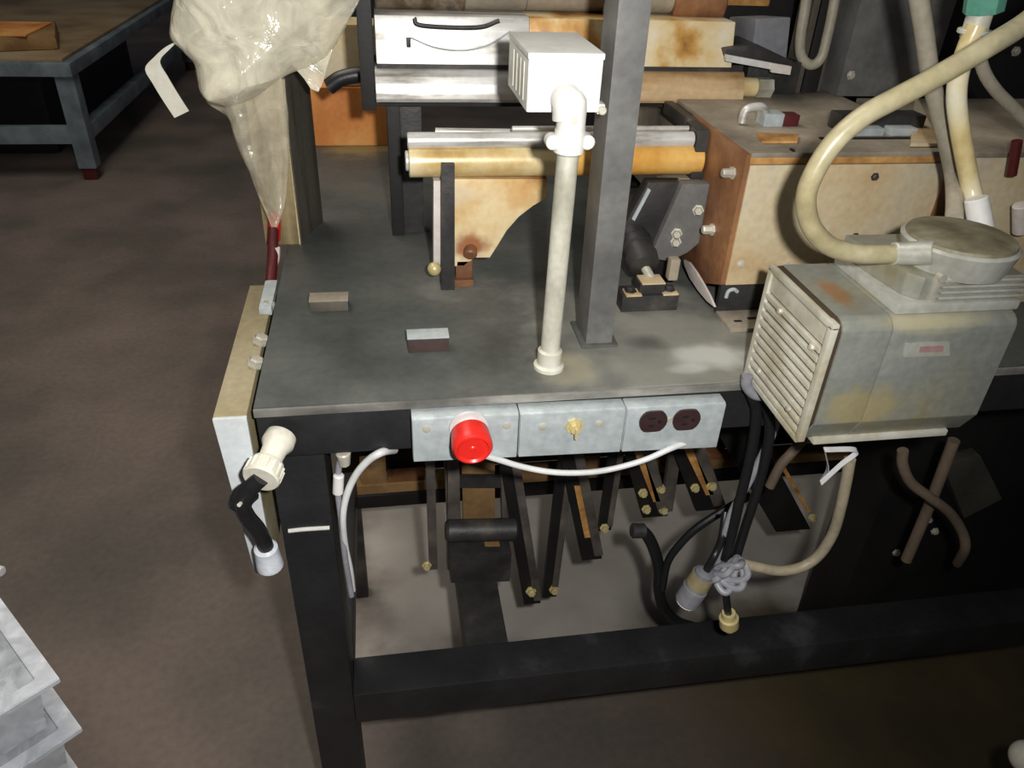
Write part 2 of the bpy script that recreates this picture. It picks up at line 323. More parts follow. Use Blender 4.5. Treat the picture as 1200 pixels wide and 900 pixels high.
b = B(); cyl(b, (0.2081, 0.225, 0.4935), (0.3225, 0.225, 0.4844), 0.018, n=24, bev=0.004); part('pivot_shaft', b, 'dark', T)
b = B(); prism(b, [(0.2354, 0.215, 0.4631), (0.2943, 0.215, 0.4599), (0.2978, 0.215, 0.4385), (0.2342, 0.215, 0.4424)], (0, 0.02, 0), 0.001); part('tan_shim', b, 'box_brown', T, 'tan strip')
b = B(); prism(b, [(0.237, 0.262, 0.6016), (0.2888, 0.262, 0.5971), (0.2928, 0.262, 0.4524), (0.2403, 0.262, 0.4582)], (0, 0.012, 0), 0.001); part('hanger_plate', b, 'box_brown', T, 'brown upright plate')
for xs in ('left', 'right'):
    b = B(); prism(b, [(0.2148, 0.245, 0.6495), (0.2313, 0.245, 0.6481), (0.2361, 0.245, 0.3875), (0.2118, 0.245, 0.3845)] if xs == 'left' else [(0.2929, 0.245, 0.6431), (0.3124, 0.245, 0.6416), (0.3253, 0.245, 0.3966), (0.3063, 0.245, 0.3989)], (0, 0.02, 0), 0.002); part('hanger_bar', b, 'lever', T)
b = B(); prism(b, [(0.2187, 0.25, 0.5793), (0.3148, 0.25, 0.5704), (0.3156, 0.25, 0.5494), (0.2187, 0.25, 0.5587)], (0, 0.01, 0), 0.001); part('hanger_tie', b, 'dark', T)
b = B(); prism(b, [(0.02, 0.54, 0.2919), (0.02, 0.54, 0.3282), (0.02, 0.58, 0.3282), (0.02, 0.58, 0.2919)], (1.35, 0, 0), 0.002); part('rear_crossbar', b, 'box_brown', T, 'rusty brown rear bar')
for (xa, xb, ya, m) in ((425, 452, 538, 'box_brown'), (455, 497, 552, 'rust'), (531, 592, 542, 'rust'), (676, 700, 528, 'box_brown'), (758, 785, 530, 'box_brown'), (815, 850, 528, 'rust')):
    pass
REARS = [((0.0652, 0.56, 0.3067), (0.1166, 0.56, 0.3775), 'box_brown'), ((0.1187, 0.56, 0.3152), (0.1937, 0.56, 0.3398), 'rust'), ((0.2545, 0.56, 0.3024), (0.3284, 0.56, 0.3435), 'rust'), ((0.5074, 0.56, 0.2928), (0.5563, 0.56, 0.3624), 'box_brown'), ((0.6722, 0.56, 0.2776), (0.7151, 0.56, 0.3491), 'box_brown'), ((0.7852, 0.56, 0.2672), (0.8394, 0.56, 0.3435), 'rust')]
for (lo, hi, m) in REARS:
    b = B(); box(b, (lo[0], 0.545, lo[2]), (hi[0], 0.575, hi[2]), 0.002); part('rear_lug', b, m, T, 'brown rusty lug')
b = B(); box(b, (0.02, 0.578, 0.33), (1.4, 0.59, 0.80), 0.001); part('rear_skirt', b, 'near_black', T)
for x in (0.03, 1.25):
    b = B(); box(b, (x, 0.545, 0.0), (x+0.03, 0.575, 0.3049), 0.003); part('crossbar_leg', b, 'dark', T)
for (xa, ya, xb, yb) in (): pass
# dust piles on the top, near the pump
dust_pile = []
# ---------------------------------------------------------------- levers hanging under the table
def lever(label, bars, bolts, depth=0.012, extra=None, loc=None):
    o = thing('linkage_arm', label, 'linkage', loc, 'linkages under the table')
    for (x0, z0, x1, z1, w, y, m) in bars:
        # from the foot (x0,z0) straight on up to the table's underside
        k = (0.887-z0)/(z1-z0); xt = x0+(x1-x0)*k; b = B()
        prism(b, [(x0-w/2, y, z0), (x0+w/2, y, z0), (xt+w/2, y, 0.887), (xt-w/2, y, 0.887)], (0, depth, 0), 0.0015); part('flat_bar', b, 'near_black' if w > 0.02 else 'lever', o)
        if 0.02 < w < 0.06:
            b = B(); prism(b, [(x0+w*.05, y-.004, z0+.012), (x0+w/2, y-.004, z0+.012), (xt+w/2, y-.004, 0.887), (xt+w*.05, y-.004, 0.887)], (0, 0.006, 0), 0.001); part('lit_front_strip', b, 'lever', o)  # lit front face put into a paler strip, darker bar as shaded side
    for (x, y, z, r) in bolts:
        bolt(o, (x, y, z), (0, -1, 0.15), r, r*1.6, 'brass')
    if extra: extra(o)
    return o
def bar(pb, pt, w, y, m='dark'): return (pb[0], pb[2], pt[0], pt[2], w, y, m)
lever('pair of slim dark bars hanging nearest the front left leg', [bar((0.1894, 0.25, 0.3821), (0.1882, 0.25, 0.6236), 0.014, 0.25), bar((0.2217, 0.26, 0.3837), (0.2159, 0.26, 0.6134), 0.012, 0.26)],
      [(*(0.1782, 0.246, 0.3997),0.006), (*(0.2228, 0.256, 0.3978),0.006)], loc=(0.19, 0.25, 0.887))
lever('thick dark bar slanting down right to the lowest bolt', [bar((0.3612, 0.24, 0.2855), (0.3128, 0.24, 0.579), 0.03, 0.24)], [(*(0.3557, 0.238, 0.3233),0.007)], loc=(0.33, 0.24, 0.887))
lever('dark bar leaning left to meet the lowest bolt', [bar((0.3993, 0.27, 0.2639), (0.4064, 0.27, 0.6063), 0.026, 0.27)], [(*(0.4052, 0.268, 0.2878),0.007)], loc=(0.4, 0.27, 0.887))
def strip_(pb, pt, w):
    def f(o):
        b = B(); prism(b, [(pb[0]-w/2, pb[1], pb[2]), (pb[0]+w/2, pb[1], pb[2]), (pt[0]+w/2, pt[1], pt[2]), (pt[0]-w/2, pt[1], pt[2])], (0, 0.004, 0)); part('wear_strip', b, 'amber', o, 'bare amber strip')
    return f
lever('short channel with bare orange inside, left of the twin bolts', [bar((0.4634, 0.25, 0.3725), (0.4182, 0.25, 0.5609), 0.036, 0.25)], [(*(0.4752, 0.246, 0.4514),0.006)],
      extra=strip_((0.4514, 0.248, 0.4286), (0.4234, 0.248, 0.5443), 0.014), loc=(0.43, 0.25, 0.887))
lever('narrow bar below the key switch plate right side', [bar((0.4865, 0.27, 0.4193), (0.4872, 0.27, 0.5823), 0.022, 0.27)], [], loc=(0.5, 0.27, 0.887))
lever('dark bracket with twin bolts and tan strip, below the outlet plate', [bar((0.5598, 0.24, 0.471), (0.5111, 0.24, 0.6125), 0.044, 0.24)], [(*(0.5396, 0.238, 0.494),0.006), (*(0.5698, 0.238, 0.489),0.006), (*(0.5288, 0.238, 0.5302),0.006), (*(0.5581, 0.238, 0.5364),0.006)],
      extra=strip_((0.5558, 0.236, 0.5091), (0.5095, 0.236, 0.6158), 0.012), loc=(0.52, 0.24, 0.887))
lever('slim dark bar between the two outlet-side brackets', [bar((0.5987, 0.28, 0.4419), (0.5926, 0.28, 0.5743), 0.02, 0.28)], [], loc=(0.6, 0.28, 0.887))
lever('dark bracket with tan strip left of the hanging black cords', [bar((0.6607, 0.25, 0.4667), (0.597, 0.25, 0.6061), 0.05, 0.25)], [(*(0.6223, 0.248, 0.5235),0.006), (*(0.6501, 0.248, 0.5264),0.007)],
      extra=strip_((0.6518, 0.246, 0.5056), (0.595, 0.246, 0.6094), 0.014), loc=(0.62, 0.25, 0.887))
lever('wide black arm right of the hanging cords', [bar((0.8688, 0.3, 0.348), (0.7767, 0.3, 0.4858), 0.07, 0.30, 'near_black')], [(*(0.8918, 0.294, 0.3857),0.006)],
      extra=strip_((0.8814, 0.292, 0.4014), (0.8032, 0.292, 0.5133), 0.008), loc=(0.75, 0.30, 0.887))
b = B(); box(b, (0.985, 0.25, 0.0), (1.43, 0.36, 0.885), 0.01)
MB_ = thing('drive_unit', 'large black drive box hidden in shade beneath the pump', 'motor', (1.2, 0.3, 0.0)); part('casing', b, 'near_black', MB_)
b = B(); cyl(b, (0.985, 0.305, 0.6), (0.955, 0.305, 0.6), 0.045, 0.04, bev=0.004); part('shaft_hub', b, 'near_black', MB_)
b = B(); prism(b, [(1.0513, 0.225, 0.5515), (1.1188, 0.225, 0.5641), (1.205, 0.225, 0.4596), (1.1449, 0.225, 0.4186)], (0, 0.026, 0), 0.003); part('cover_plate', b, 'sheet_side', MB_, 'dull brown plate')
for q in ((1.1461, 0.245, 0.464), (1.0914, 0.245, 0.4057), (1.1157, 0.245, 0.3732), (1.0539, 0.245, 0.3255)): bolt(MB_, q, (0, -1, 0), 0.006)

# ---------------------------------------------------------------- plank on the table's left side
P_ = thing('side_board', 'worn wooden board clamped to the left side of the table', 'board', (-0.027, 0.15, 0.7))
b = B(); prism(b, [(-0.041, 0.004, 0.889), (-0.008, 0.004, 0.889), (-0.008, 0.004, 0.668), (-0.03, 0.004, 0.668)], (0, 0.3, 0), 0.002); part('plank', b, 'board', P_)
b = B(); prism(b, [(-0.041, 0.0, 0.888), (-0.008, 0.0, 0.888), (-0.008, 0.0, 0.668), (-0.03, 0.0, 0.668)], (0, 0.005, 0), 0.001); part('end_strip', b, 'board_end', P_, 'pale bluish-white front face')
for y in (0.10, 0.15, 0.235):
    bolt(P_, (-0.010, y, 0.889), (0.3, 0, 1), 0.008, 0.009, 'nut')
b = B(); box(b, (-0.02, 0.22, 0.887), (-0.004, 0.30, 0.898), 0.003); part('clip', b, 'galv', P_, 'bright metal clip')

# ---------------------------------------------------------------- control plates along the apron
tilt = Matrix.Rotation(math.radians(1.1), 3, 'Y')
def plate_box(name, label, cat, x0, x1, zt0, zb0, zt1, zb1):
    o = thing(name, label, cat, ((x0+x1)/2, 0, (zb0+zb1)/2), 'electrical boxes along the apron')
    b = B(); prism(b, [(x0, -0.016, zt0), (x1, -0.016, zt1), (x1, -0.016, zb1), (x0, -0.016, zb0)], (0, 0.018, 0), 0.0015); part('box', b, 'galv', o)
    b = B(); prism(b, [(x0+.0005, -0.0185, zt0-.001), (x1-.0005, -0.0185, zt1-.001), (x1-.0005, -0.0185, zb1), (x0+.0005, -0.0185, zb0)], (0, 0.0025, 0), 0.0012); part('cover_plate', b, 'galv', o)
    return o
k = -0.018
E1 = plate_box('emergency_stop_box', 'galvanised switch plate with the big red mushroom stop button', 'switch box', 0.156, 0.2675, 0.887, 0.832, 0.8858, 0.829)
c = V((0.2143, -0.019, 0.8753)); d = V((0.02, -1, -0.1)).normalized()
b = B(); lathe(b, c, d, [(0, 0.02), (0.003, 0.02), (0.003, 0.013), (0.012, 0.013)], 28); part('collar', b, 'white_plastic', E1)
b = B(); lathe(b, c+d*0.008, d, [(0, 0.015), (0.004, 0.0195), (0.02, 0.0208), (0.026, 0.0205), (0.029, 0.0185), (0.0295, 0.0165), (0.0275, 0.0145), (0.0275, 0.004), (0.0285, 0.003), (0.0285, 0.0)], 32); part('stop_button', b, 'red', E1, 'red round stop button')
for q in ((0.1711, -0.0185, 0.8738), (0.2548, -0.0185, 0.8719)): 
    b = B(); lathe(b, q, (0, -1, 0), [(0, 0.0045), (0.001, 0.0042), (0.0016, 0.002)], 14); part('screw', b, 'nut', E1)
E2 = plate_box('key_switch_box', 'galvanised switch plate with a small brass key switch', 'switch box', 0.2685, 0.3835, 0.8858, 0.829, 0.8845, 0.8265)
c = (0.3279, -0.0185, 0.8664)
b = B(); lathe(b, c, (0, -1, 0), [(0, 0.010), (0.002, 0.010), (0.002, 0.007), (0.008, 0.006)], 8); part('lock_barrel', b, 'brass', E2, 'brass key barrel')
b = B(); box(b, (c[0]-.0012, c[1]-.012, c[2]-.010), (c[0]+.0012, c[1]-.007, c[2]+.003), 0.0004); part('key_blade', b, 'brass', E2)
for q in ((0.2934, -0.0185, 0.8678), (0.3551, -0.0185, 0.8666)):
    b = B(); lathe(b, q, (0, -1, 0), [(0, 0.0045), (0.001, 0.0042), (0.0016, 0.002)], 14); part('screw', b, 'nut', E2)
E3 = plate_box('outlet_box', 'galvanised outlet plate with two dark brown power sockets', 'outlet', 0.3845, 0.497, 0.8845, 0.8265, 0.8835, 0.8235)
for q in ((0.4152, -0.0185, 0.8667), (0.4531, -0.0185, 0.8662)):
    b = B(); pr = []
    for i in range(20):
        a = i*2*math.pi/20; pr.append((q[0]+0.0158*math.cos(a), -0.0185, q[2]+max(-0.0135, min(0.0135, 0.0158*math.sin(a)))))
    prism(b, pr, (0, -0.0025, 0)); s = part('socket', b, 'brown_plastic', E3, 'dark brown socket face')
    b = B()
    for (dx, dz, w, h) in ((-.002, .005, .007, .002), (-.002, -.005, .006, .002)): box(b, (q[0]+dx-w/2, -0.0216, q[2]+dz-h/2), (q[0]+dx+w/2, -0.0208, q[2]+dz+h/2))
    lathe(b, (q[0]+0.007, -0.0208, q[2]), (0, -1, 0), [(0, 0.0022), (0.0008, 0.0022)], 10); part('slot', b, 'slot', s)
b = B(); lathe(b, (0.4346, -0.0185, 0.8664), (0, -1, 0), [(0, 0.0035), (0.0012, 0.003)], 12); part('screw', b, 'nut', E3)
b = B(); tube(b, [(0.2264, -0.02, 0.8379), (0.2475, -0.022, 0.8296), (0.2732, -0.022, 0.8179), (0.3051, -0.022, 0.8078), (0.3393, -0.022, 0.8035), (0.3733, -0.022, 0.8053), (0.4116, -0.022, 0.8154), (0.4393, -0.022, 0.8288), (0.4657, -0.012, 0.8298), (0.4823, 0, 0.8303)], 0.0034); 
solo('extension_cable', b, 'white_cable', 'white cord sagging below the three switch plates', 'cable', (0.3, -0.02, 0.82))
b = B(); tube(b, [(0.1368, 0.02, 0.82), (0.1232, 0, 0.8332), (0.1072, 0, 0.8218), (0.0921, 0, 0.8005), (0.0808, 0, 0.7709), (0.0755, 0, 0.7396), (0.0743, 0.01, 0.6898), (0.0768, 0.015, 0.6444), (0.0768, 0.02, 0.603)], 0.0048, taper=0.003)
solo('white_cable_loop', b, 'white_cable', 'thick white cable curving down along the front left leg', 'cable', (0.1, 0, 0.8))
b = B(); tube(b, [(0.0814, 0.008, 0.8281), (0.0763, 0.008, 0.8097), (0.0727, 0.008, 0.7772), (0.0729, 0.008, 0.7324), (0.0725, 0.008, 0.6781), (0.0752, 0.008, 0.6074)], 0.0036); 
Q_ = thing('drop_cord', 'thin grey cord with white clip beside the front left leg', 'cable', (0.07, 0.008, 0.8)); part('cord', b, 'grey_cable', Q_)
for (x, y) in ((397, 562), (395, 572)): pass
b = B(); cyl(b, (0.0757, 0.006, 0.8018), (0.0726, 0.006, 0.7752), 0.006, bev=0.0015); part('clip', b, 'white_plastic', Q_, 'white plastic clip')
b = B(); cyl(b, (0.0827, 0.006, 0.8319), (0.0831, 0.006, 0.8143), 0.008, 0.006, bev=0.0015); part('clip', b, 'nut', Q_, 'zinc fitting')

# connector at the front left corner, with the black plug lead below it
G = thing('cable_connector', 'ivory plug connector sticking out of the apron at the front left corner', 'connector', (0.02, 0, 0.86))
a0 = V((0.0234, 0, 0.8639)); a1 = V((0.0067, -0.055, 0.8523)); ax = a1-a0; L_ = ax.length
b = B(); lathe(b, a0-ax.normalized()*0.0, ax, [(0, 0.010), (0.002, 0.016), (0.012, 0.0165), (0.02, 0.0125), (L_*0.62, 0.0115), (L_*0.64, 0.016), (L_*0.7, 0.0175), (L_*0.97, 0.0185), (L_, 0.017)], 28); part('body', b, 'gland', G)
b = B()
for i in range(16):
    x, y = frame_of(ax); a = i*math.pi/8
    pp = a0+ax*0.72+(x*math.cos(a)+y*math.sin(a))*0.0175; cyl(b, pp, pp+ax*0.22, 0.0016, n=6)
part('grip_rib', b, 'gland', G)
b = B(); tube(b, [(0.0078, -0.055, 0.8544), (-0.0035, -0.055, 0.8424), (-0.0143, -0.055, 0.8235), (-0.0133, -0.05, 0.8005), (-0.0064, -0.045, 0.7761), (-0.0042, -0.035, 0.7413), (-0.0049, -0.03, 0.7195)], 0.0085, n=14); part('lead', b, 'black_cable', G, 'black lead looping down')
b = B(); tube(b, [(-0.0069, -0.05, 0.834), (-0.0146, -0.05, 0.8258), (-0.0183, -0.05, 0.8172)], 0.0115, n=14); part('strain_relief', b, 'black_cable', G)
b = B(); cyl(b, (-0.0048, -0.035, 0.7439), (-0.0046, -0.03, 0.7076), 0.0125, 0.0145, bev=0.003); part('lead_sleeve', b, 'bin_rim', G, 'clear plastic end sleeve')
b = B(); cyl(b, (-0.0136, -0.064, 0.8315), (-0.0145, -0.068, 0.8329), 0.002); part('screw', b, 'nut', G)

# ---------------------------------------------------------------- small blocks on the table top
for (lab, x0, y0, x1, y1, z1, m) in (('small dark steel key block with rusty foot, nearer the left edge', 0.044, 0.2, 0.09, 0.222, 0.913, 'dark'), ('small steel key block with bright top, nearer the front', 0.158, 0.092, 0.204, 0.112, 0.917, 'grey_block')):
    K = thing('key_block', lab, 'block', ((x0+x1)/2, (y0+y1)/2, 0.9), 'small blocks on the tabletop')
    b = B(); box(b, (x0, y0, 0.9), (x1, y1, z1), 0.001); part('body', b, 'sheet_side' if m == 'dark' else 'darkbrown', K)
    b = B(); box(b, (x0-.0005, y0, z1), (x1+.0005, y1+.001, z1+0.002), 0.0006); part('cap', b, 'galv' if m != 'dark' else 'housing_top', K)  # overhead light on the block's top put into the paler cap colour

# ---------------------------------------------------------------- black post
PO = thing('steel_post', 'tall charcoal square steel post rising from the table front', 'post', (0.38, 0.11, 0.9))
b = B(); prism(b, [(0.363, 0.09, 0.9), (0.395, 0.09, 0.9), (0.395, 0.14, 0.9), (0.363, 0.14, 0.9)], (-0.006, 0, 0.75), 0.003); part('tube', b, 'post', PO)
b = B(); box(b, (0.357, 0.084, 0.9), (0.401, 0.146, 0.903), 0.001); part('base_weld', b, 'top', PO)

# ---------------------------------------------------------------- conduit and junction box
CO = thing('conduit', 'upright galvanised conduit pipe from table front to the junction box', 'conduit', (0.311, 0.048, 0.9))
c0 = V((0.3108, 0.048, 0.9024)); c0.z = 0.9; c1 = V((0.3138, 0.048, 1.1491))
b = B(); lathe(b, c0, (c1-c0), [(0, 0.0105), ((c1-c0).length, 0.0105)], 24); part('pipe', b, 'conduit', CO)
b = B(); lathe(b, c0, (c1-c0), [(0, 0.017), (0.004, 0.017), (0.006, 0.0135), (0.022, 0.0135), (0.024, 0.0105)], 24); part('floor_flange', b, 'conduit', CO)
b = B(); lathe(b, c1-V((0,0,0.012)), (c1-c0), [(0, 0.012), (0.002, 0.0145), (0.022, 0.0145), (0.024, 0.0135), (0.04, 0.0135), (0.05, 0.0125), (0.056, 0.008), (0.059, 0.0)], 24, caps=False); part('elbow', b, 'ivory', CO, 'pale elbow fitting')
for s in (-1, 1):
    q = c1+V((0.0165*s, -0.004, 0.0)); b = B(); cyl(b, q+V((0, 0.01, 0)), q-V((0, 0.004, 0)), 0.0068, bev=0.0012); part('lug', b, 'ivory', CO)
    e = bolt(CO, q-V((0, 0.004, 0)), (0, -1, 0), 0.003, 0.0025, 'ivory', 'screw')
b = B(); q = c1+V((0.0, -0.0135, 0.022)); box(b, q-V((.0025, .001, .004)), q+V((.0025, .001, .004)), 0.0005); part('name_slot', b, 'conduit', CO)
J = thing('junction_box', 'pale grey rectangular junction box on top of the conduit pipe', 'junction box', (0.31, 0.12, 1.172))
b = B(); box(b, (0.2742, 0.062, 1.171), (0.3438, 0.175, 1.219), 0.003); part('body', b, 'ivory', J)
b = B(); box(b, (0.2735, 0.061, 1.2175), (0.3445, 0.176, 1.2232), 0.0015); part('lid', b, 'ivory', J)
for y in (0.08, 0.1, 0.12, 0.14):
    b = B(); box(b, (0.2734, y, 1.178), (0.2748, y+0.007, 1.212), 0.0005); part('rib', b, 'conduit', J)
b = B(); box(b, (0.343, 0.066, 1.168), (0.351, 0.084, 1.178), 0.003); part('side_lug', b, 'ivory', J)
b = B(); cyl(b, (0.347, 0.064, 1.173), (0.347, 0.060, 1.173), 0.004, bev=0.001); part('screw', b, 'nut', J)
b = B(); tube(b, [(0.3105, 0.062, 1.184), (0.3105, 0.05, 1.181), (0.311, 0.048, 1.168)], 0.0145, n=20); part('conduit_hub', b, 'ivory', J)

# ---------------------------------------------------------------- roller with its cream bracket
R = thing('roller', 'horizontal yellow-stained steel roller behind the conduit and post', 'roller', (0.36, 0.27, 1.07))
b = B(); cyl(b, (0.172, 0.272, 1.0625), (0.375, 0.272, 1.0625), 0.0195, n=40, bev=0.001); part('drum', b, 'steel_yellow', R, 'cream left half')
b = B(); cyl(b, (0.375, 0.272, 1.0625), (0.542, 0.272, 1.0625), 0.0195, n=40, bev=0.001); part('drum', b, 'amber_drum', R, 'amber right half')
b = B(); box(b, (0.528, 0.257, 1.04), (0.544, 0.30, 1.102), 0.002); part('bearing_block', b, 'dark', R, 'dark bearing block')
b = B(); cyl(b, (0.172, 0.272, 1.0625), (0.168, 0.272, 1.0625), 0.012, bev=0.001); part('journal', b, 'steel', R)
b = B(); cyl(b, (0.30, 0.288, 1.096), (0.527, 0.288, 1.096), 0.0035, n=12); part('journal', b, 'steel', R)
b = B(); cyl(b, (0.171, 0.268, 1.088), (0.527, 0.268, 1.088), 0.0095, n=24, bev=0.001); part('chrome_bar', b, 'steel', R, 'chromed bar along the top')
b = B(); cyl(b, (0.2086, 0.33, 1.0817), (0.5978, 0.33, 1.0762), 0.0045); 
solo('guide_rod', b, 'steel', 'thin steel rod running just behind the stained roller', 'rod', (0.36, 0.33, 1.1))
b = B(); cyl(b, (0.4636, 0.3, 1.0762), (0.5715, 0.3, 1.0757), 0.007); 
solo('guide_bar', b, 'steel', 'short thick bar above the roller right of the post', 'rod', (0.5, 0.3, 1.09))
BR = thing('roller_bracket', 'rusty cream plate with a curved cutout carrying the roller', 'bracket', (0.24, 0.26, 0.9))
b = B(); prism(b, [(0.2217, 0.262, 1.0426), (0.3431, 0.262, 1.0411), (0.3436, 0.262, 1.017), (0.3266, 0.262, 1.0072), (0.3086, 0.262, 0.9928), (0.2938, 0.262, 0.9748), (0.2822, 0.262, 0.954), (0.2726, 0.262, 0.9376), (0.2524, 0.262, 0.9382), (0.2391, 0.262, 0.9266), (0.2212, 0.262, 0.9271)], (0, 0.014, 0), 0.001); part('web_plate', b, 'cream', BR)
b = B(); prism(b, [(0.2009, 0.262, 1.0408), (0.2123, 0.262, 1.0406), (0.2112, 0.262, 0.9202), (0.199, 0.262, 0.9206)], (0, 0.02, 0), 0.001); part('edge_strip', b, 'rim', BR, 'bright pale edge strip')
b = B(); prism(b, [(0.2093, 0.247, 1.0663), (0.2255, 0.247, 1.0662), (0.2254, 0.247, 0.8999), (0.2075, 0.247, 0.9006)], (0, 0.012, 0), 0.001); part('dark_strap', b, 'dark', BR, 'dark upright strap')
b = B(); bmesh.ops.create_uvsphere(b, u_segments=16, v_segments=10, radius=0.009); bmesh.ops.translate(b, vec=(0.1993, 0.25, 0.9297), verts=b.verts); part('knob', b, 'brass', BR, 'pale brass knob')
b = B(); box(b, (0.224, 0.255, 0.9), (0.251, 0.285, 0.91), 0.002); box(b, (0.228, 0.262, 0.908), (0.25, 0.28, 0.935), 0.002); part('foot', b, 'rust', BR, 'orange rusty foot')
b = B(); cyl(b, (0.246, 0.255, 0.9439), (0.2476, 0.27, 0.9516), 0.009, bev=0.002); part('nut', b, 'rust', BR)

stain_and_light_spots(M['cream'], [((0.008, 0.0, 0.055), (1, 1, 1.2), 0.008, 0.03, 0.9, (150, 82, 36)), ((-0.02, 0, 0.12), (0.4, 1, 1), 0.004, 0.02, 0.5, (214, 206, 190)), ((0.07, 0.0, 0.12), (1, 1, 1), 0.006, 0.025, 0.5, (206, 150, 84))], 30)
# ---------------------------------------------------------------- column, ram beam and what lies on it
C2 = thing('support_column', 'dark steel column standing under left end of the polished beam', 'column', (0.175, 0.45, 0.9))
b = B(); box(b, (0.150, 0.435, 0.9), (0.168, 0.475, 1.1), 0.002); part('flange', b, 'near_black', C2)
b = B(); box(b, (0.168, 0.445, 0.9), (0.198, 0.475, 1.1), 0.002); part('web', b, 'dark', C2)
UB = thing('ram_beam', 'wide polished steel beam with scratched face across the machine', 'beam', (0.4, 0.43, 1.1))
b = B(); prism(b, [(0.137, 0.402, 1.1), (0.137, 0.4, 1.104), (0.137, 0.4008, 1.112), (0.137, 0.403, 1.122), (0.137, 0.407, 1.132), (0.137, 0.413, 1.139), (0.137, 0.42, 1.141), (0.137, 0.5, 1.141), (0.137, 0.5, 1.1)], (0.2, 0, 0), 0.0015); part('lower_bar', b, 'steel', UB)
b = B(); prism(b, [(0.337, 0.402, 1.1), (0.337, 0.4, 1.104), (0.337, 0.4008, 1.112), (0.337, 0.403, 1.122), (0.337, 0.407, 1.132), (0.337, 0.413, 1.139), (0.337, 0.42, 1.141), (0.337, 0.5, 1.141), (0.337, 0.5, 1.1)], (0.31, 0, 0), 0.0015); part('lower_bar', b, 'steel_tan', UB, 'tan filmed right half')
b = B(); prism(b, [(0.14, 0.41, 1.146), (0.14, 0.5, 1.146), (0.14, 0.5, 1.202), (0.14, 0.423, 1.202)], (0.2, 0, 0), 0.0015); part('face_plate', b, 'steel', UB)
b = B(); prism(b, [(0.34, 0.41, 1.146), (0.34, 0.5, 1.146), (0.34, 0.5, 1.202), (0.34, 0.423, 1.202)], (0.285, 0, 0), 0.0015); part('face_plate', b, 'steel_amber', UB, 'yellow-stained right face')
b = B(); box(b, (0.14, 0.415, 1.138), (0.645, 0.5, 1.148)); part('seam', b, 'dark', UB)
b = B(); box(b, (0.118, 0.42, 1.085), (0.137, 0.56, 1.3), 0.002); box(b, (0.14, 0.43, 1.088), (0.62, 0.5, 1.1), 0.001); part('end_plate', b, 'near_black', UB, 'black end plate')
def face(x, t): # a point on the sloped face plate
    return V((x, 0.41+0.013*t-0.0006, 0.1*0+1.146+0.056*t))
b = B(); tube(b, [face(0.185, .55), face(0.215, .36), face(0.25, .3), face(0.285, .42), face(0.315, .72)], 0.0012, n=6); part('cable_mark', b, 'galv', UB, 'thin curved wire on the face')
b = B(); tube(b, [face(0.19, .95), face(0.2, .8), face(0.27, .78), face(0.30, .93)], 0.003, n=8); part('handle_groove', b, 'dark', UB)
b = B(); box(b, face(0.182, .45)-V((.003, .001, .006)), face(0.182, .45)+V((.003, .002, .006)), 0.0006); part('latch', b, 'dark', UB)
for x in (0.333, 0.345): bolt(UB, face(x-0.006, .2), (0, -1, 0.2), 0.003, 0.003)
b = B(); cyl(b, (0.615, 0.42, 1.12), (0.672, 0.42, 1.118), 0.013, bev=0.002); part('spigot', b, 'steel_yellow', UB, 'yellowed round end')
b = B(); lathe(b, (0.672, 0.42, 1.118), (1, 0, 0), [(0, 0.014), (0.022, 0.014)], 6); part('hex_nut', b, 'conduit', UB, 'pale hexagonal nut')
UR = thing('top_roller', 'dark rust-blotched roller lying along the polished beam top', 'roller', (0.3, 0.48, 1.24))
b = B(); cyl(b, (0.142, 0.49, 1.228), (0.26, 0.49, 1.228), 0.03, n=28, bev=0.002); part('drum', b, 'blotch', UR, 'dark blotched end')
b = B(); cyl(b, (0.26, 0.49, 1.228), (0.345, 0.49, 1.228), 0.027, n=28, bev=0.002); cyl(b, (0.345, 0.49, 1.228), (0.55, 0.49, 1.228), 0.026, n=28); part('drum', b, 'housing_top', UR)
b = B(); cyl(b, (0.55, 0.49, 1.222), (0.625, 0.49, 1.222), 0.034, n=28, bev=0.003); part('end_cap', b, 'rust', UR, 'brown end cap')
b = B(); box(b, (0.45, 0.455, 1.202), (0.50, 0.47, 1.216), 0.002); part('clamp', b, 'galv', UR)
b = B(); tube(b, [(0.1443, 0.5, 1.1061), (0.1198, 0.5, 1.1139), (0.0901, 0.5, 1.1091), (0.0715, 0.5, 1.0976)], 0.011, n=12); 
solo('black_air_hose', b, 'black_cable', 'stub of black hose poking out left of the polished beam', 'hose', (0.1, 0.5, 1.1))

# ---------------------------------------------------------------- carton and sheet shield at the back left
KB = thing('orange_carton', 'orange-brown carton at the far back left of the tabletop', 'box', (0.08, 0.93, 0.9))
b = B(); box(b, (0.0, 0.90, 0.9), (0.16, 1.02, 1.01), 0.003); part('body', b, 'carton', KB)
b = B(); box(b, (0.04, 0.905, 1.01), (0.14, 1.0, 1.12), 0.01); part('upper_flap', b, 'cream', KB, 'yellowish upper part')
SH = thing('sheet_shield', 'upright brushed sheet metal shield under the plastic bag', 'guard', (0.0, 0.45, 0.9))
b = B(); box(b, (-0.03, 0.412, 0.9), (0.0165, 0.416, 1.14), 0.0005); part('front_sheet', b, 'sheet', SH)
b = B(); box(b, (0.0165, 0.410, 0.9), (0.0185, 0.418, 1.14), 0.0004); part('bright_edge', b, 'edge', SH, 'bright bare edge')
b = B(); prism(b, [(0.0165, 0.418, 0.9), (0.0195, 0.418, 0.9), (0.046, 0.5, 0.9), (0.043, 0.5, 0.9)], (0, 0, 0.24), 0.0004); part('side_sheet', b, 'sheet_side', SH, 'dull grey side')

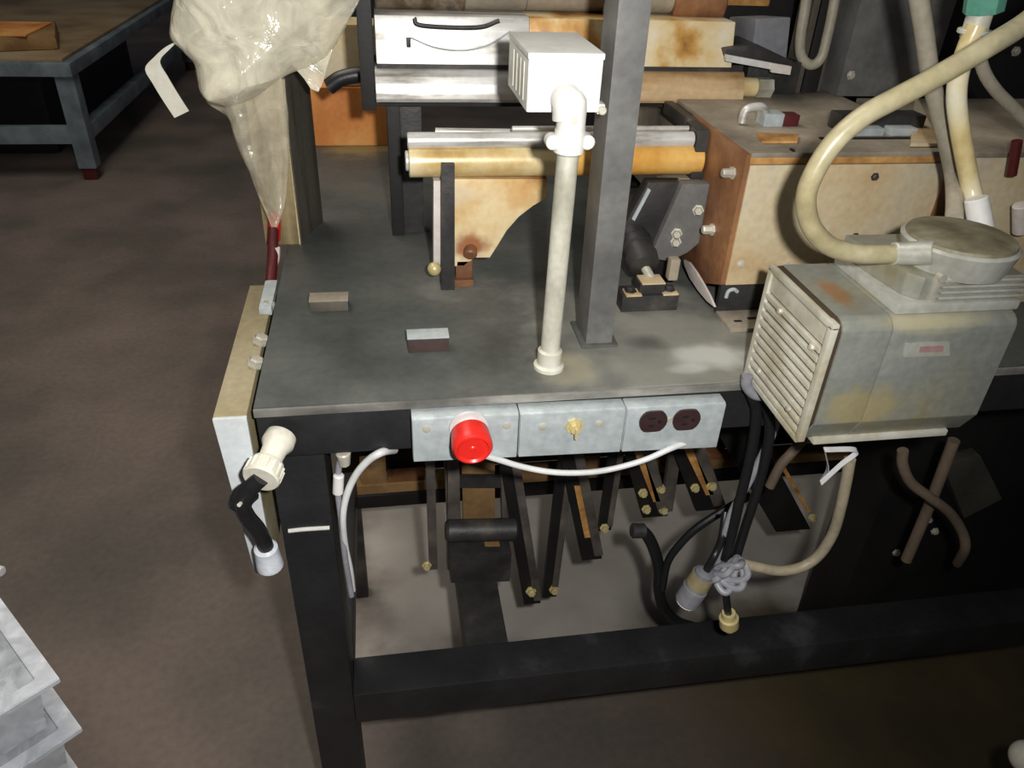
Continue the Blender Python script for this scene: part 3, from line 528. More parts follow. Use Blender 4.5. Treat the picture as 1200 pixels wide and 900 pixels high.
# ---------------------------------------------------------------- crumpled plastic bag
BG = thing('plastic_bag', 'crumpled clear plastic bag hanging over the sheet metal shield', 'bag', (0.0, 0.38, 0.95))
def bag_mesh(rows, depth, amp, freq, nseg=40, sub=6, vert=1.0):
    L = smooth_path([r[0] for r in rows], sub); R_ = smooth_path([r[1] for r in rows], sub); t = bmesh.new(); rings = []; rg = random.Random(freq)
    folds = [(V((rg.uniform(-1, 1), rg.uniform(-.6, .6), rg.uniform(-1, 1)*vert)).normalized(), freq*rg.uniform(.5, 1.7), rg.uniform(.4, 1)) for _ in range(7)]
    for i, (l, r) in enumerate(zip(L, R_)):
        c = (l+r)/2; h = (r-l)/2; ring = []
        for k in range(nseg):
            a = 2*math.pi*k/nseg; d = min(depth, h.length*0.75)
            q = c + h*math.cos(a) + V((0, d*math.sin(a), 0))
            w = 0
            for (dv, fq, am) in folds:
                u_ = (q.dot(dv)*fq) % 1.0; w += am*(abs(u_*2-1)-0.5)
            ring.append(t.verts.new(q + V((0.25*math.cos(a), (1 if math.sin(a) > 0 else -1)*min(1, abs(math.sin(a))*1.6), 0.1))*amp*w))
        rings.append(ring)
    for a, b_ in zip(rings, rings[1:]):
        for k in range(nseg): t.faces.new((a[k], a[(k+1) % nseg], b_[(k+1) % nseg], b_[k]))
    bmesh.ops.recalc_face_normals(t, faces=t.faces[:]); return t
rows = list(zip([(-0.0579, 0.36, 1.2734), (-0.0695, 0.36, 1.2394), (-0.0782, 0.36, 1.2174), (-0.0853, 0.36, 1.1995), (-0.0906, 0.36, 1.1812), (-0.077, 0.36, 1.1674), (-0.0655, 0.36, 1.1562), (-0.0636, 0.36, 1.1389), (-0.0597, 0.36, 1.1213), (-0.0376, 0.36, 1.1093)], [(0.1379, 0.36, 1.2791), (0.1309, 0.36, 1.2441), (0.1247, 0.36, 1.2261), (0.1124, 0.36, 1.2057), (0.1021, 0.36, 1.1887), (0.093, 0.36, 1.1753), (0.0819, 0.36, 1.1636), (0.0648, 0.36, 1.1537), (0.0407, 0.36, 1.1456), (0.005, 0.36, 1.1256)]))
part('crumpled_body', bag_mesh(rows, 0.045, 0.03, 7, 160, 16, 0.8), 'bag', BG)
rows = list(zip([(-0.0624, 0.372, 1.1345), (-0.0718, 0.372, 1.1085), (-0.0463, 0.372, 1.09), (-0.0424, 0.372, 1.0753), (-0.0394, 0.372, 1.0538), (-0.0333, 0.372, 1.0229), (-0.0273, 0.372, 0.9884), (-0.0198, 0.372, 0.9623), (-0.0145, 0.372, 0.9427)], [(0.0294, 0.372, 1.1352), (0.0271, 0.372, 1.1149), (0.0257, 0.372, 1.0942), (0.0235, 0.372, 1.0752), (0.0214, 0.372, 1.048), (0.0182, 0.372, 1.0201), (0.0122, 0.372, 0.9878), (0.0036, 0.372, 0.9618), (-0.0055, 0.372, 0.9425)]))
part('hanging_tail', bag_mesh(rows, 0.02, 0.013, 16, 110, 12, 0.2), 'bag_thin', BG, 'thin see-through tail')
b = B(); ribbon(b, [(-0.054, 0.355, 1.1962), (-0.0729, 0.355, 1.185), (-0.0913, 0.355, 1.1774), (-0.1067, 0.355, 1.1661), (-0.1198, 0.355, 1.1528), (-0.1146, 0.355, 1.1357), (-0.1068, 0.355, 1.1163), (-0.0978, 0.355, 1.0963)], (1, 0, 0.45), 0.02, 0.0016); part('loose_strip', b, 'gland', BG, 'creamy folded strip')
b = B(); ribbon(b, [(-0.0667, 0.355, 1.1666), (-0.0545, 0.355, 1.1592), (-0.0486, 0.355, 1.1478), (-0.0548, 0.355, 1.1342), (-0.0633, 0.355, 1.1243)], (0.4, 1, 0.3), 0.016, 0.0012); part('torn_loop', b, 'bag', BG)
b = B(); prism(b, [(0.0395, 0.35, 1.1554), (0.0601, 0.35, 1.1613), (0.0891, 0.35, 1.1731), (0.0816, 0.35, 1.1558), (0.0747, 0.35, 1.1361), (0.0675, 0.35, 1.1241), (0.0587, 0.35, 1.1281), (0.0519, 0.35, 1.1399)], (0, 0.004, 0), 0.0006); part('loose_flap', b, 'bag', BG)
RC = thing('red_tipped_hose', 'dark hose with a red tip hanging at the table left edge', 'hose', (-0.01, 0.39, 0.9))
b = B(); tube(b, [(-0.0134, 0.4, 0.9366), (-0.0153, 0.38, 0.9158), (-0.0174, 0.36, 0.8927), (-0.0212, 0.33, 0.8657)], 0.0075, n=12); part('hose', b, 'darkred', RC)
b = B(); cyl(b, (-0.0104, 0.4, 0.9515), (-0.0158, 0.395, 0.9133), 0.0085, 0.009, bev=0.002); part('tip', b, 'red', RC, 'bright red tip')
b = B(); tube(b, [(-0.0092, 0.372, 0.9127), (-0.0127, 0.372, 0.8936), (-0.0217, 0.372, 0.877)], 0.004, n=8); part('clip', b, 'rim', RC, 'pale clip')

# ---------------------------------------------------------------- big gear housing on the right of the top
H = thing('gear_housing', 'large greasy tan sheet-metal housing behind the vacuum pump', 'housing', (0.68, 0.3, 0.9))
b = B(); box(b, (0.556, 0.153, 0.945), (0.80, 0.60, 1.1), 0.002); part('case', b, 'housing_top', H)
b = B(); box(b, (0.551, 0.148, 0.943), (0.80, 0.154, 1.092), 0.001); part('front_panel', b, 'housing', H)
b = B(); box(b, (0.550, 0.149, 1.093), (0.80, 0.156, 1.1005), 0.001); part('top_lip', b, 'amber', H, 'orange stained lip')
b = B(); box(b, (0.55, 0.149, 1.1), (0.81, 0.60, 1.106), 0.0015); part('top_plate', b, 'housing_top', H)
b = B(); prism(b, [(0.545, 0.15, 0.943), (0.545, 0.15, 1.104), (0.545, 0.325, 1.104), (0.545, 0.325, 0.965), (0.545, 0.30, 0.925), (0.545, 0.25, 0.915), (0.545, 0.19, 0.925)], (0.006, 0, 0), 0.001); part('side_plate', b, 'rust', H, 'brown rusty side plate')
b = B(); box(b, (0.799, 0.146, 0.945), (0.81, 0.16, 1.1), 0.001); part('corner_post', b, 'rust', H)
for q in ((0.545, 0.175, 1.075), (0.545, 0.25, 1.03), (0.545, 0.2, 0.995), (0.545, 0.29, 0.99)): 
    bolt(H, q, (-1, 0, 0), 0.0055, 0.014)
for (x, y) in ((868, 309), (922, 311), (1025, 207), (1002, 277)): bolt(H, V((0.5647, 0.148, 0.9715)) if False else V((0, 0, 0)) + {868: V((0.5647, 0.148, 0.9715)), 922: V((0.626, 0.148, 0.9673)), 1025: V((0.7086, 0.148, 1.0775)), 1002: V((0.7064, 0.148, 1.0032))}[x], (0, -1, 0), 0.0038, 0.004, 'dark' if x > 1000 else 'nut')
b = B(); box(b, (0.60, 0.152, 1.106), (0.603, 0.16, 1.108)); box(b, (0.66, 0.2, 1.106), (0.78, 0.206, 1.1075)); part('slot', b, 'slot', H)
b = B(); prism(b, [(0.537, 0.2555, 0.9301), (0.537, 0.2375, 0.9344), (0.537, 0.2109, 0.933), (0.537, 0.1811, 0.929), (0.537, 0.1582, 0.9247), (0.537, 0.1379, 0.9184), (0.537, 0.162, 0.9144), (0.537, 0.1922, 0.9138), (0.537, 0.2255, 0.9163), (0.537, 0.2488, 0.9231)], (0.003, 0, 0), 0.0006); part('guard_rim', b, 'rim', H, 'pale crescent rim')
FB = thing('foot_bracket', 'dark angle bracket with slotted foot under the tan housing', 'bracket', (0.58, 0.15, 0.9))
b = B(); box(b, (0.548, 0.152, 0.9), (0.70, 0.16, 0.945), 0.002); part('upright', b, 'dark', FB)
b = B(); box(b, (0.548, 0.105, 0.9), (0.70, 0.155, 0.905), 0.001); part('flange', b, 'housing_top', FB, 'pinkish dusty flange')
b = B(); box(b, (0.58, 0.127, 0.9048), (0.594, 0.132, 0.9056)); box(b, (0.56, 0.122, 0.9048), (0.57, 0.126, 0.9056)); part('slot', b, 'slot', FB)
b = B(); tube(b, [(0.556, 0.15, 0.925), (0.557, 0.149, 0.934), (0.563, 0.148, 0.937), (0.569, 0.149, 0.933)], 0.0025, n=8); part('hook', b, 'galv', FB)

H2 = thing('rear_housing', 'second tan sheet housing at the far right beyond the hoses', 'housing', (0.95, 0.3, 0.9))
b = B(); box(b, (0.835, 0.152, 0.9), (1.2, 0.42, 1.098), 0.002); part('case', b, 'housing', H2)
b = B(); box(b, (0.833, 0.149, 1.098), (1.2, 0.42, 1.104), 0.001); part('top_plate', b, 'housing_top', H2)
b = B(); cyl(b, (0.8719, 0.13, 1.0835), (0.8619, 0.13, 1.1234), 0.006); part('side_handle', b, 'darkred', H2, 'dark red rod')
b = B(); cyl(b, (0.8915, 0.12, 1.0503), (0.9073, 0.12, 1.0153), 0.009, bev=0.001); part('lug', b, 'rim', H2)

# ---------------------------------------------------------------- bits lying on the housing
b = B(); box(b, (0.70, 0.232, 1.106), (0.815, 0.262, 1.126), 0.003)
GR = thing('slide_rail', 'dark guide rail with two pale blocks on top of the tan housing', 'rail', (0.75, 0.24, 1.106)); part('rail', b, 'dark', GR)
for x in (0.715, 0.76):
    b = B(); box(b, (x, 0.214, 1.106), (x+0.035, 0.232, 1.115), 0.0015); part('stop_block', b, 'galv', GR, 'pale block')
b = B(); prism(b, [(0.7543, 0.1653, 1.107), (0.7916, 0.1646, 1.107), (0.928, 0.4236, 1.107)], (0, 0, 0.004), 0.0008)
solo('gusset_plate', b, 'housing', 'small triangular tan plate lying beside the grey hoses', 'plate', (0.83, 0.25, 1.107))
CL = thing('pipe_clamp', 'chromed pipe clamp lying on the tan housing beside the beam', 'clamp', (0.64, 0.27, 1.106))
b = B(); c = V((0.6073, 0.2676, 1.106))
tube(b, [c+V((-.020, 0, .002)), c+V((-.017, 0, .018)), c+V((0, 0, .022)), c+V((.010, 0, .016))], 0.005, n=10); part('ring', b, 'steel', CL)
b = B(); box(b, c+V((.004, -.012, 0)), c+V((.030, .012, .016)), 0.002); part('jaw', b, 'galv', CL)
b = B(); box(b, c+V((.031, -.010, 0)), c+V((.052, .010, .014)), 0.002); part('pad', b, 'darkred', CL, 'dark red pad')
b = B(); prism(b, [(0.5859, 0.2197, 1.1065), (0.6371, 0.2117, 1.1065), (0.6209, 0.1834, 1.1065), (0.5765, 0.1842, 1.1065)], (0, 0, 0.003)); solo('amber_shim', b, 'amber', 'thin orange shim strip in front of the chromed clamp', 'shim', (0.6036, 0.2013, 1.1065))
SB = thing('sensor_block', 'grey block with a white bar and label right of the beam', 'block', (0.68, 0.42, 1.106))
b = B(); prism(b, [*[(0.6569, 0.43, 1.2056), (0.7077, 0.43, 1.2086), (0.7156, 0.43, 1.1467), (0.6622, 0.43, 1.1484)]], (0, 0.09, -0.01), 0.003); part('body', b, 'grey_block', SB)
b = B(); prism(b, [*[(0.6071, 0.4, 1.1709), (0.6523, 0.4, 1.178), (0.71, 0.4, 1.1568), (0.7071, 0.4, 1.1434), (0.6118, 0.4, 1.1602)]], (0, 0.07, 0), 0.002); part('wedge', b, 'dark', SB)
b = B(); prism(b, [*[(0.6066, 0.393, 1.1657), (0.6767, 0.393, 1.1556), (0.6789, 0.393, 1.1468), (0.6083, 0.393, 1.1571)]], (0, 0.006, 0), 0.0008); part('white_bar', b, 'white_plastic', SB, 'white bar')
b = B(); prism(b, [*[(0.674, 0.39, 1.1561), (0.7038, 0.39, 1.152), (0.7041, 0.39, 1.1409), (0.6756, 0.39, 1.144)]], (0, 0.006, 0), 0.0008); part('label_tag', b, 'rim', SB, 'white tag')
b = B(); box(b, (0.66, 0.43, 1.106), (0.74, 0.5, 1.15), 0.002); part('stand', b, 'dark', SB)
UT = thing('bent_tube', 'U-shaped bent grey tube hanging by the dark uprights', 'pipe', (0.74, 0.45, 1.15))
b = B(); tube(b, [(0.7198, 0.44, 1.2905), (0.7301, 0.44, 1.2291), (0.734, 0.44, 1.1802), (0.7416, 0.44, 1.1565), (0.7591, 0.44, 1.1452), (0.7725, 0.44, 1.1546), (0.7741, 0.44, 1.1864), (0.7719, 0.44, 1.23), (0.7663, 0.44, 1.2918)], 0.0072); part('tube', b, 'hose_grey', UT)
UPs = (('slim dark upright post left of the wide upright', 990, 1004, 0.40, 'dark'), )
U1 = thing('upright_post', 'narrow brownish steel upright behind the big hose', 'post', (0.75, 0.46, 1.106))
b = B(); box(b, (0.742, 0.44, 1.106), (0.752, 0.48, 1.6), 0.001); box(b, (0.752, 0.452, 1.106), (0.79, 0.48, 1.6), 0.001); part('angle_bar', b, 'sheet_side', U1)
b = B(); box(b, (0.757, 0.445, 1.106), (0.782, 0.4525, 1.6), 0.001); part('filler_bar', b, 'near_black', U1, 'black inner bar')
U2 = thing('upright_post', 'wide charcoal steel upright behind the big hose', 'post', (0.88, 0.46, 1.106))
b = B(); box(b, (0.80, 0.42, 1.106), (0.945, 0.50, 1.6), 0.003); part('tube', b, 'post', U2)
bolt(U2, (0.8125, 0.418, 1.1361), (0, -1, 0), 0.005, 0.005)
U3 = thing('control_cabinet', 'black steel cabinet filling the top right background', 'cabinet', (1.3, 0.7, 0.9))
b = B(); box(b, (0.97, 0.55, 0.9), (1.7, 0.85, 1.7), 0.004); part('body', b, 'near_black', U3)
b = B(); box(b, (1.0, 0.54, 1.15), (1.62, 0.551, 1.65), 0.003); part('door', b, 'near_black', U3)
bolt(U3, (1.1683, 0.54, 1.151), (0, -1, 0), 0.006)
b = B(); box(b, (0.52, 0.63, 0.9), (0.95, 0.8, 1.5), 0.004)
U4 = thing('machine_partition', 'dark machine frame panel behind the polished beam', 'frame', (0.7, 0.7, 0.9)); part('panel', b, 'near_black', U4)
b = B(); box(b, (0.60, 0.61, 1.2), (0.76, 0.632, 1.23), 0.002); part('cross_bar', b, 'amber', U4)

# ---------------------------------------------------------------- mechanism between post and housing
ME = thing('slide_mechanism', 'dark angled slide plates between the black post and brown side plate', 'mechanism', (0.48, 0.25, 0.9))
b = B(); prism(b, [*[(0.4452, 0.245, 0.9874), (0.4685, 0.245, 1.0409), (0.5135, 0.245, 1.0403), (0.4872, 0.245, 0.9509), (0.4552, 0.245, 0.9542)]], (0, 0.02, 0), 0.0015); part('slide_plate', b, 'dark', ME)
b = B(); prism(b, [*[(0.4845, 0.235, 0.9552), (0.5097, 0.235, 1.0415), (0.5618, 0.235, 1.0408), (0.5722, 0.235, 0.9885), (0.5324, 0.235, 0.9491), (0.5095, 0.235, 0.9376), (0.489, 0.235, 0.9407)]], (0, 0.02, 0), 0.0015); part('slide_plate', b, 'post', ME)
b = B(); prism(b, [*[(0.4506, 0.24, 0.9961), (0.4665, 0.24, 1.036), (0.4702, 0.24, 1.0338), (0.4543, 0.24, 0.9937)]], (0, -0.003, 0)); part('bright_edge', b, 'galv', ME)
for q in ((0.5356, 0.234, 1.0081), (0.512, 0.234, 0.9774), (0.5124, 0.233, 0.9661)): bolt(ME, q, (-0.3, -1, 0.1), 0.0055, 0.010)
b = B(); box(b, (0.50, 0.26, 0.9), (0.528, 0.32, 1.0), 0.003); part('stand', b, 'near_black', ME)
b = B(); box(b, (0.50, 0.262, 1.028), (0.543, 0.31, 1.04), 0.002); part('ledge', b, 'housing_top', ME)
b = B(); box(b, (0.531, 0.305, 1.088), (0.5435, 0.40, 1.104), 0.002); part('top_strap', b, 'dark', ME)
AC = thing('air_cylinder', 'small grey air cylinder on a bolted clevis foot beside the post', 'cylinder', (0.465, 0.19, 0.9))
p0 = V((0.456, 0.27, 0.9773)); p1 = V((0.4638, 0.205, 0.9453)); d = p1-p0
b = B(); lathe(b, p0, d, [(0, 0.019), (0.03, 0.020), (0.032, 0.022), (0.042, 0.022), (0.044, 0.019), (0.055, 0.019), (0.057, 0.022), (d.length, 0.020), (d.length+0.004, 0.012)], 28); part('barrel', b, 'dark', AC)
b = B(); cyl(b, p1, V((0.4748, 0.185, 0.927)), 0.006); part('piston_rod', b, 'nut', AC, 'bright piston rod')
b = B(); box(b, (0.428, 0.168, 0.9), (0.502, 0.20, 0.922), 0.0015); box(b, (0.45, 0.172, 0.922), (0.483, 0.196, 0.936), 0.0015); part('clevis_foot', b, 'dark', AC)
b = B(); box(b, (0.432, 0.166, 0.922), (0.452, 0.186, 0.9245), 0.0006); part('shim', b, 'housing', AC)
b = B(); box(b, (0.48, 0.166, 0.922), (0.50, 0.186, 0.9245), 0.0006); part('shim', b, 'housing', AC)
b = B(); box(b, (0.452, 0.17, 0.936), (0.482, 0.196, 0.938), 0.0006); part('shim', b, 'housing', AC)
bolt(AC, (0.44, 0.178, 0.9245), (0, 0, 1), 0.006, 0.006, 'dark'); bolt(AC, (0.491, 0.178, 0.9245), (0, 0, 1), 0.006, 0.006, 'dark')
b = B(); box(b, (0.488, 0.178, 0.937), (0.50, 0.19, 0.965), 0.001); part('cheek', b, 'housing_top', AC)

# ---------------------------------------------------------------- vacuum pump
VP = thing('vacuum_pump', 'boxy grey vacuum pump with ribbed end and round head, mounted on the table front', 'pump', (0.62, -0.06, 0.89))
prof = [(-0.119, 0.925), (-0.106, 0.9), (0.005, 0.9), (0.012, 0.91), (0.012, 1.03), (0.005, 1.036), (-0.106, 1.036), (-0.1115, 1.0345), (-0.116, 1.031), (-0.1185, 1.0265), (-0.119, 1.021)]
b = B(); prism(b, [(0.536, y, z) for y, z in prof], (0.048, 0, 0), 0.0012); part('motor_housing', b, 'pump', VP)
b = B(); prism(b, [(0.585, y*1.004, z) for y, z in prof], (0.125, 0, 0), 0.0012); part('crankcase', b, 'pump', VP)
b = B(); prism(b, [(0.529, y*0.985, 0.968+(z-0.968)*0.985) for y, z in prof], (0.0075, 0, 0), 0.0015); part('end_cap', b, 'pump_slot', VP, 'dark slotted end')
b = B()
n_f = 10
for i in range(n_f):
    z = 0.9125+0.09*i/(n_f-1); b = B(); box(b, (0.524, -0.110, z-0.0028), (0.5305, 0.004, z+0.0028), 0.0014); part('fin', b, 'pump_vent', VP)
b = B()
box(b, (0.5265, -0.113, 1.008), (0.5305, 0.005, 1.029), 0.001)
for (y0, y1) in ((-0.119, -0.1115), (0.0035, 0.011)): box(b, (0.524, y0, 0.905), (0.5312, y1, 1.032), 0.0015)
box(b, (0.524, -0.119, 1.028), (0.5312, 0.011, 1.0345), 0.0015); box(b, (0.524, -0.115, 0.9015), (0.5312, 0.011, 0.9075), 0.0015); part('end_frame', b, 'pump_vent', VP)
for q in ((0.5245, -0.03, 1.002), (0.5245, -0.09, 0.925), (0.5245, -0.02, 0.925), (0.5245, -0.098, 1.0)): bolt(VP, q, (-1, 0, 0), 0.0032, 0.003)
b = B(); box(b, (0.548, -0.11, 0.893), (0.695, 0.03, 0.9), 0.0015); part('mount_plate', b, 'pump_vent', VP, 'bright mounting plate')
b = B(); box(b, (0.565, -0.1, 0.885), (0.585, 0.004, 0.893), 0.001); box(b, (0.655, -0.1, 0.885), (0.675, 0.004, 0.893), 0.001); part('mount_arm', b, 'black', VP)
b = B(); prism(b, [*[(0.6005, -0.1192, 1.0127), (0.6455, -0.1192, 1.0122), (0.6513, -0.1192, 0.9972), (0.6039, -0.1192, 0.998)]], (0, -0.0012, 0)); pl = part('name_plate', b, 'pump_head', VP, 'small pale maker plate')
b = B(); prism(b, [*[(0.6164, -0.1205, 1.009), (0.6407, -0.1205, 1.0086), (0.6423, -0.1205, 1.0022), (0.6178, -0.1205, 1.0026)]], (0, -0.0003, 0)); part('plate_print', b, 'print', pl, 'faded pinkish print band')
stain_and_light_spots(M['pump'], [((-0.062, 0.0, 0.146), (1.6, 0.6, 1), 0.006, 0.025, 0.75, (158, 112, 62)), ((-0.045, -0.06, 0.05), (0.8, 1, 1), 0.01, 0.04, 0.55, (176, 158, 96)), ((0.0, -0.055, 0.143), (0.25, 1, 1.2), 0.004, 0.018, 0.6, (188, 178, 140))], 40)  # last spot: paler strip along the front top edge
# finned head block and round cap
b = B(); box(b, (0.590, -0.108, 1.036), (0.715, 0.004, 1.046), 0.003); part('head_base', b, 'pump_head', VP)
b = B(); prism(b, [(0.593, 0.002, 1.046), (0.604, -0.088, 1.046), (0.614, -0.10, 1.046), (0.715, -0.10, 1.046), (0.715, 0.0, 1.046)], (0, 0, 0.022), 0.002); part('head_block', b, 'pump', VP)
for i in range(4):
    b = B(); box(b, (0.632, -0.104, 1.0475+i*0.0055), (0.718, -0.099, 1.050+i*0.0055), 0.0006); part('cooling_fin', b, 'pump_head', VP)
b = B(); box(b, (0.622, -0.105, 1.04), (0.628, -0.099, 1.07), 0.0015); cyl(b, (0.626, -0.1, 1.07), (0.626, -0.107, 1.07), 0.004); part('clip', b, 'nut', VP)
hc = V((0.664, -0.066, 1.068))
b = B(); lathe(b, hc, (0, 0, 1), [(-0.003, 0.045), (0.002, 0.0465), (0.017, 0.0505), (0.021, 0.0515), (0.0235, 0.049)], 40); part('head_rim', b, 'pump_head', VP)
b = B(); lathe(b, hc, (0, 0, 1), [(0.0225, 0.0485), (0.026, 0.047), (0.0285, 0.036), (0.030, 0.02), (0.0305, 0.0)], 40, caps=False); part('round_cap', b, 'pump_cap', VP, 'grimy round cap')
b = B(); cyl(b, (0.6262, -0.085, 1.0855), (0.6055, -0.065, 1.0766), 0.0115, 0.0105, bev=0.001); part('inlet_spigot', b, 'pump_head', VP)
b = B(); box(b, (0.672, 0.0, 0.905), (0.71, 0.012, 1.03), 0.002); part('rear_lug', b, 'pump', VP)

# ---------------------------------------------------------------- hoses
HO = thing('vacuum_hose', 'thick beige hose looping from top right round into the pump', 'hose', (0.58, -0.06, 1.1))
b = B(); tube(b, [(0.734, -0.03, 1.3173), (0.6974, -0.04, 1.2939), (0.6614, -0.05, 1.2694), (0.625, -0.065, 1.2553), (0.6069, -0.065, 1.2436), (0.5822, -0.065, 1.2284), (0.5566, -0.065, 1.2143), (0.5323, -0.065, 1.2001), (0.5136, -0.065, 1.1807), (0.5025, -0.065, 1.1572), (0.4993, -0.065, 1.1342), (0.5068, -0.065, 1.1125), (0.5202, -0.065, 1.0963), (0.5384, -0.065, 1.0843), (0.5631, -0.065, 1.0778), (0.5867, -0.065, 1.0763), (0.6143, -0.065, 1.0763)], 0.0088, n=18); part('hose', b, 'hose', HO)
b = B(); cyl(b, (0.6003, -0.065, 1.0767), (0.6178, -0.065, 1.0762), 0.0105, bev=0.001); part('hose_clamp', b, 'pump_head', HO)
HG = thing('grey_hose', 'grey hose running straight down behind the beige loop to the pump', 'hose', (0.73, 0.05, 1.1))
b = B(); tube(b, [(0.6285, 0.07, 1.2998), (0.6569, 0.07, 1.2502), (0.6807, 0.07, 1.2057), (0.7031, 0.07, 1.1713), (0.7262, 0.07, 1.1365), (0.7457, 0.07, 1.1045), (0.7251, 0.03, 1.0908), (0.7068, 0, 1.0815)], 0.0087, n=14); part('hose', b, 'hose_grey', HG)
HY = thing('yellowed_hose', 'yellowed clear hose dropping from the green fitting', 'hose', (0.75, 0.05, 1.1))
b = B(); tube(b, [(0.6864, 0.035, 1.2559), (0.6841, 0.035, 1.2399), (0.6842, 0.035, 1.2151), (0.6907, 0.035, 1.1918), (0.7031, 0.035, 1.1676), (0.7206, 0.035, 1.1381), (0.7399, 0.035, 1.107), (0.745, 0.02, 1.0849), (0.74, 0, 1.0734)], 0.0092, n=16); part('hose', b, 'hose_yellow', HY)
b = B(); cyl(b, (0.6893, 0.04, 1.2681), (0.6898, 0.04, 1.2436), 0.0111, bev=0.001); cyl(b, (0.6897, 0.04, 1.2523), (0.6897, 0.04, 1.248), 0.0150, bev=0.0008); part('barb', b, 'conduit', HY, 'metal barb')
b = B(); lathe(b, (0.6917, 0.04, 1.2668), V((0.6858, 0.04, 1.2972))-V((0.6917, 0.04, 1.2668)), [(0, 0.017), (0.05, 0.019)], 8); part('fitting', b, 'green', HY, 'green fitting')
b = B(); cyl(b, (0.7224, 0, 1.1043), (0.7327, -0.01, 1.0758), 0.011, 0.012, bev=0.001); part('cuff', b, 'white_plastic', HY, 'white end cuff')
HR = thing('thin_hose', 'thin grey hose bending away to the right edge', 'hose', (0.8, 0.1, 1.1))
b = B(); tube(b, [(0.7416, 0.1, 1.2393), (0.7522, 0.1, 1.2185), (0.7667, 0.1, 1.2003), (0.7867, 0.1, 1.1842), (0.8105, 0.1, 1.1694), (0.8365, 0.1, 1.1532), (0.8699, 0.1, 1.1319)], 0.0063, n=12); part('hose', b, 'hose_grey', HR)

# ---------------------------------------------------------------- cables and plugs under the pump
PC = thing('pump_cord', 'tan pump power cord ending in a tied grey knot and plug', 'cable', (0.6, -0.02, 0.65))
b = B(); tube(b, [(0.669, -0.02, 0.7929), (0.6742, -0.02, 0.7608), (0.68, -0.02, 0.7148), (0.6823, -0.02, 0.671), (0.6738, -0.02, 0.634), (0.6552, -0.02, 0.6144), (0.6263, -0.02, 0.6102), (0.5942, -0.02, 0.6205), (0.566, -0.02, 0.6318)], 0.0069, n=12); part('cord', b, 'tan_cable', PC)
kc = V((0.5513, -0.025, 0.6203)); b = B()
for i, (rx, rz, ry, tl, ph) in enumerate(((.023, .014, .008, .4, 0), (.013, .025, .010, -.3, 1), (.019, .019, .013, .9, 2))):
    pts = []
    for k_ in range(13):
        a = k_/12*2*math.pi+ph; x = rx*math.cos(a); z = rz*math.sin(a); pts.append(kc+V((x*math.cos(tl)-z*math.sin(tl), ry*math.sin(2*a+i), x*math.sin(tl)+z*math.cos(tl))))
    tube(b, pts, 0.0046, n=10, sub=4)
part('knot', b, 'grey_cable', PC, 'grey tied bundle')
b = B(); tube(b, [(0.5513, -0.025, 0.5919), (0.5598, -0.025, 0.5614), (0.5672, -0.025, 0.5368)], 0.005); part('tail', b, 'black_cable', PC)
b = B(); lathe(b, (0.5658, -0.025, 0.5438), V((0.5797, -0.025, 0.4823))-V((0.5658, -0.025, 0.5438)), [(0, 0.009), (0.010, 0.010), (0.011, 0.013), (0.026, 0.013), (0.028, 0.008), (0.034, 0.008)], 20); part('plug', b, 'brass', PC, 'brass-coloured plug')
WP = thing('power_plug', 'pale three-pin plug hanging beside the knotted cord', 'plug', (0.5, -0.01, 0.59))
b = B(); a0 = V((0.5213, -0.02, 0.6251)); a1 = V((0.5007, -0.02, 0.5574)); ax = a1-a0; l = ax.length
lathe(b, a0, ax, [(0, 0.007), (0.004, 0.013), (l*0.45, 0.0145), (l*0.46, 0.0165), (l*0.8, 0.0165), (l*0.84, 0.014)], 22); part('body', b, 'grey_block', WP)
b = B(); lathe(b, a0+ax*0.12, ax, [(0, 0.0148), (l*0.26, 0.0158)], 22); part('cord_grip', b, 'board', WP, 'tan cord grip')
b = B(); lathe(b, a0+ax*0.84, ax, [(0, 0.0135), (0.002, 0.0135)], 20)
part('face', b, 'white_plastic', WP)
b = B()
for s in (-1, 0, 1):
    x, y = frame_of(ax); q = a0+ax*0.84+x*0.006*s+y*(0.004 if s == 0 else -0.003); box(b, q-V((.001, .001, .010)), q+V((.001, .001, 0.002)))
part('pin', b, 'nut', WP)
b = B(); tube(b, [(0.5213, -0.02, 0.6251), (0.5276, -0.02, 0.6517), (0.5431, 0, 0.6599), (0.5508, 0.02, 0.6846)], 0.005); part('lead', b, 'black_cable', WP)
BC = thing('power_cables', 'pair of black cords dropping from the pump end to the plugs', 'cable', (0.55, 0.0, 0.75))
b = B(); tube(b, [(0.5312, 0, 0.8994), (0.5265, -0.008, 0.8914), (0.5394, -0.008, 0.8653), (0.5456, -0.008, 0.8289), (0.5484, -0.008, 0.7782), (0.5491, -0.008, 0.7244), (0.5507, -0.008, 0.6742), (0.5507, -0.008, 0.629)], 0.0062); part('cord', b, 'black_cable', BC)
b = B(); tube(b, [(0.5436, 0, 0.8804), (0.5538, -0.004, 0.8638), (0.5659, -0.004, 0.8305), (0.5704, -0.004, 0.7795), (0.5706, -0.004, 0.7256), (0.5687, -0.004, 0.6728), (0.5677, -0.004, 0.6228)], 0.0062); part('cord', b, 'black_cable', BC)
b = B(); tube(b, [(0.5614, 0, 0.8699), (0.5747, 0.002, 0.8315), (0.5621, 0.002, 0.7554), (0.5492, 0.002, 0.7012), (0.5474, 0.002, 0.6423), (0.5472, 0.002, 0.5953)], 0.005); part('cord', b, 'grey_cable', BC, 'dusty grey cord')
b = B(); tube(b, [(0.5155, -0.014, 0.9159), (0.5174, -0.014, 0.9026), (0.529, -0.014, 0.8907), (0.5417, -0.014, 0.8876)], 0.006); part('end_loop', b, 'grey_cable', BC)
BL = thing('black_hose_loop', 'black rubber hose loop hanging left of the plugs', 'hose', (0.47, 0.12, 0.6))
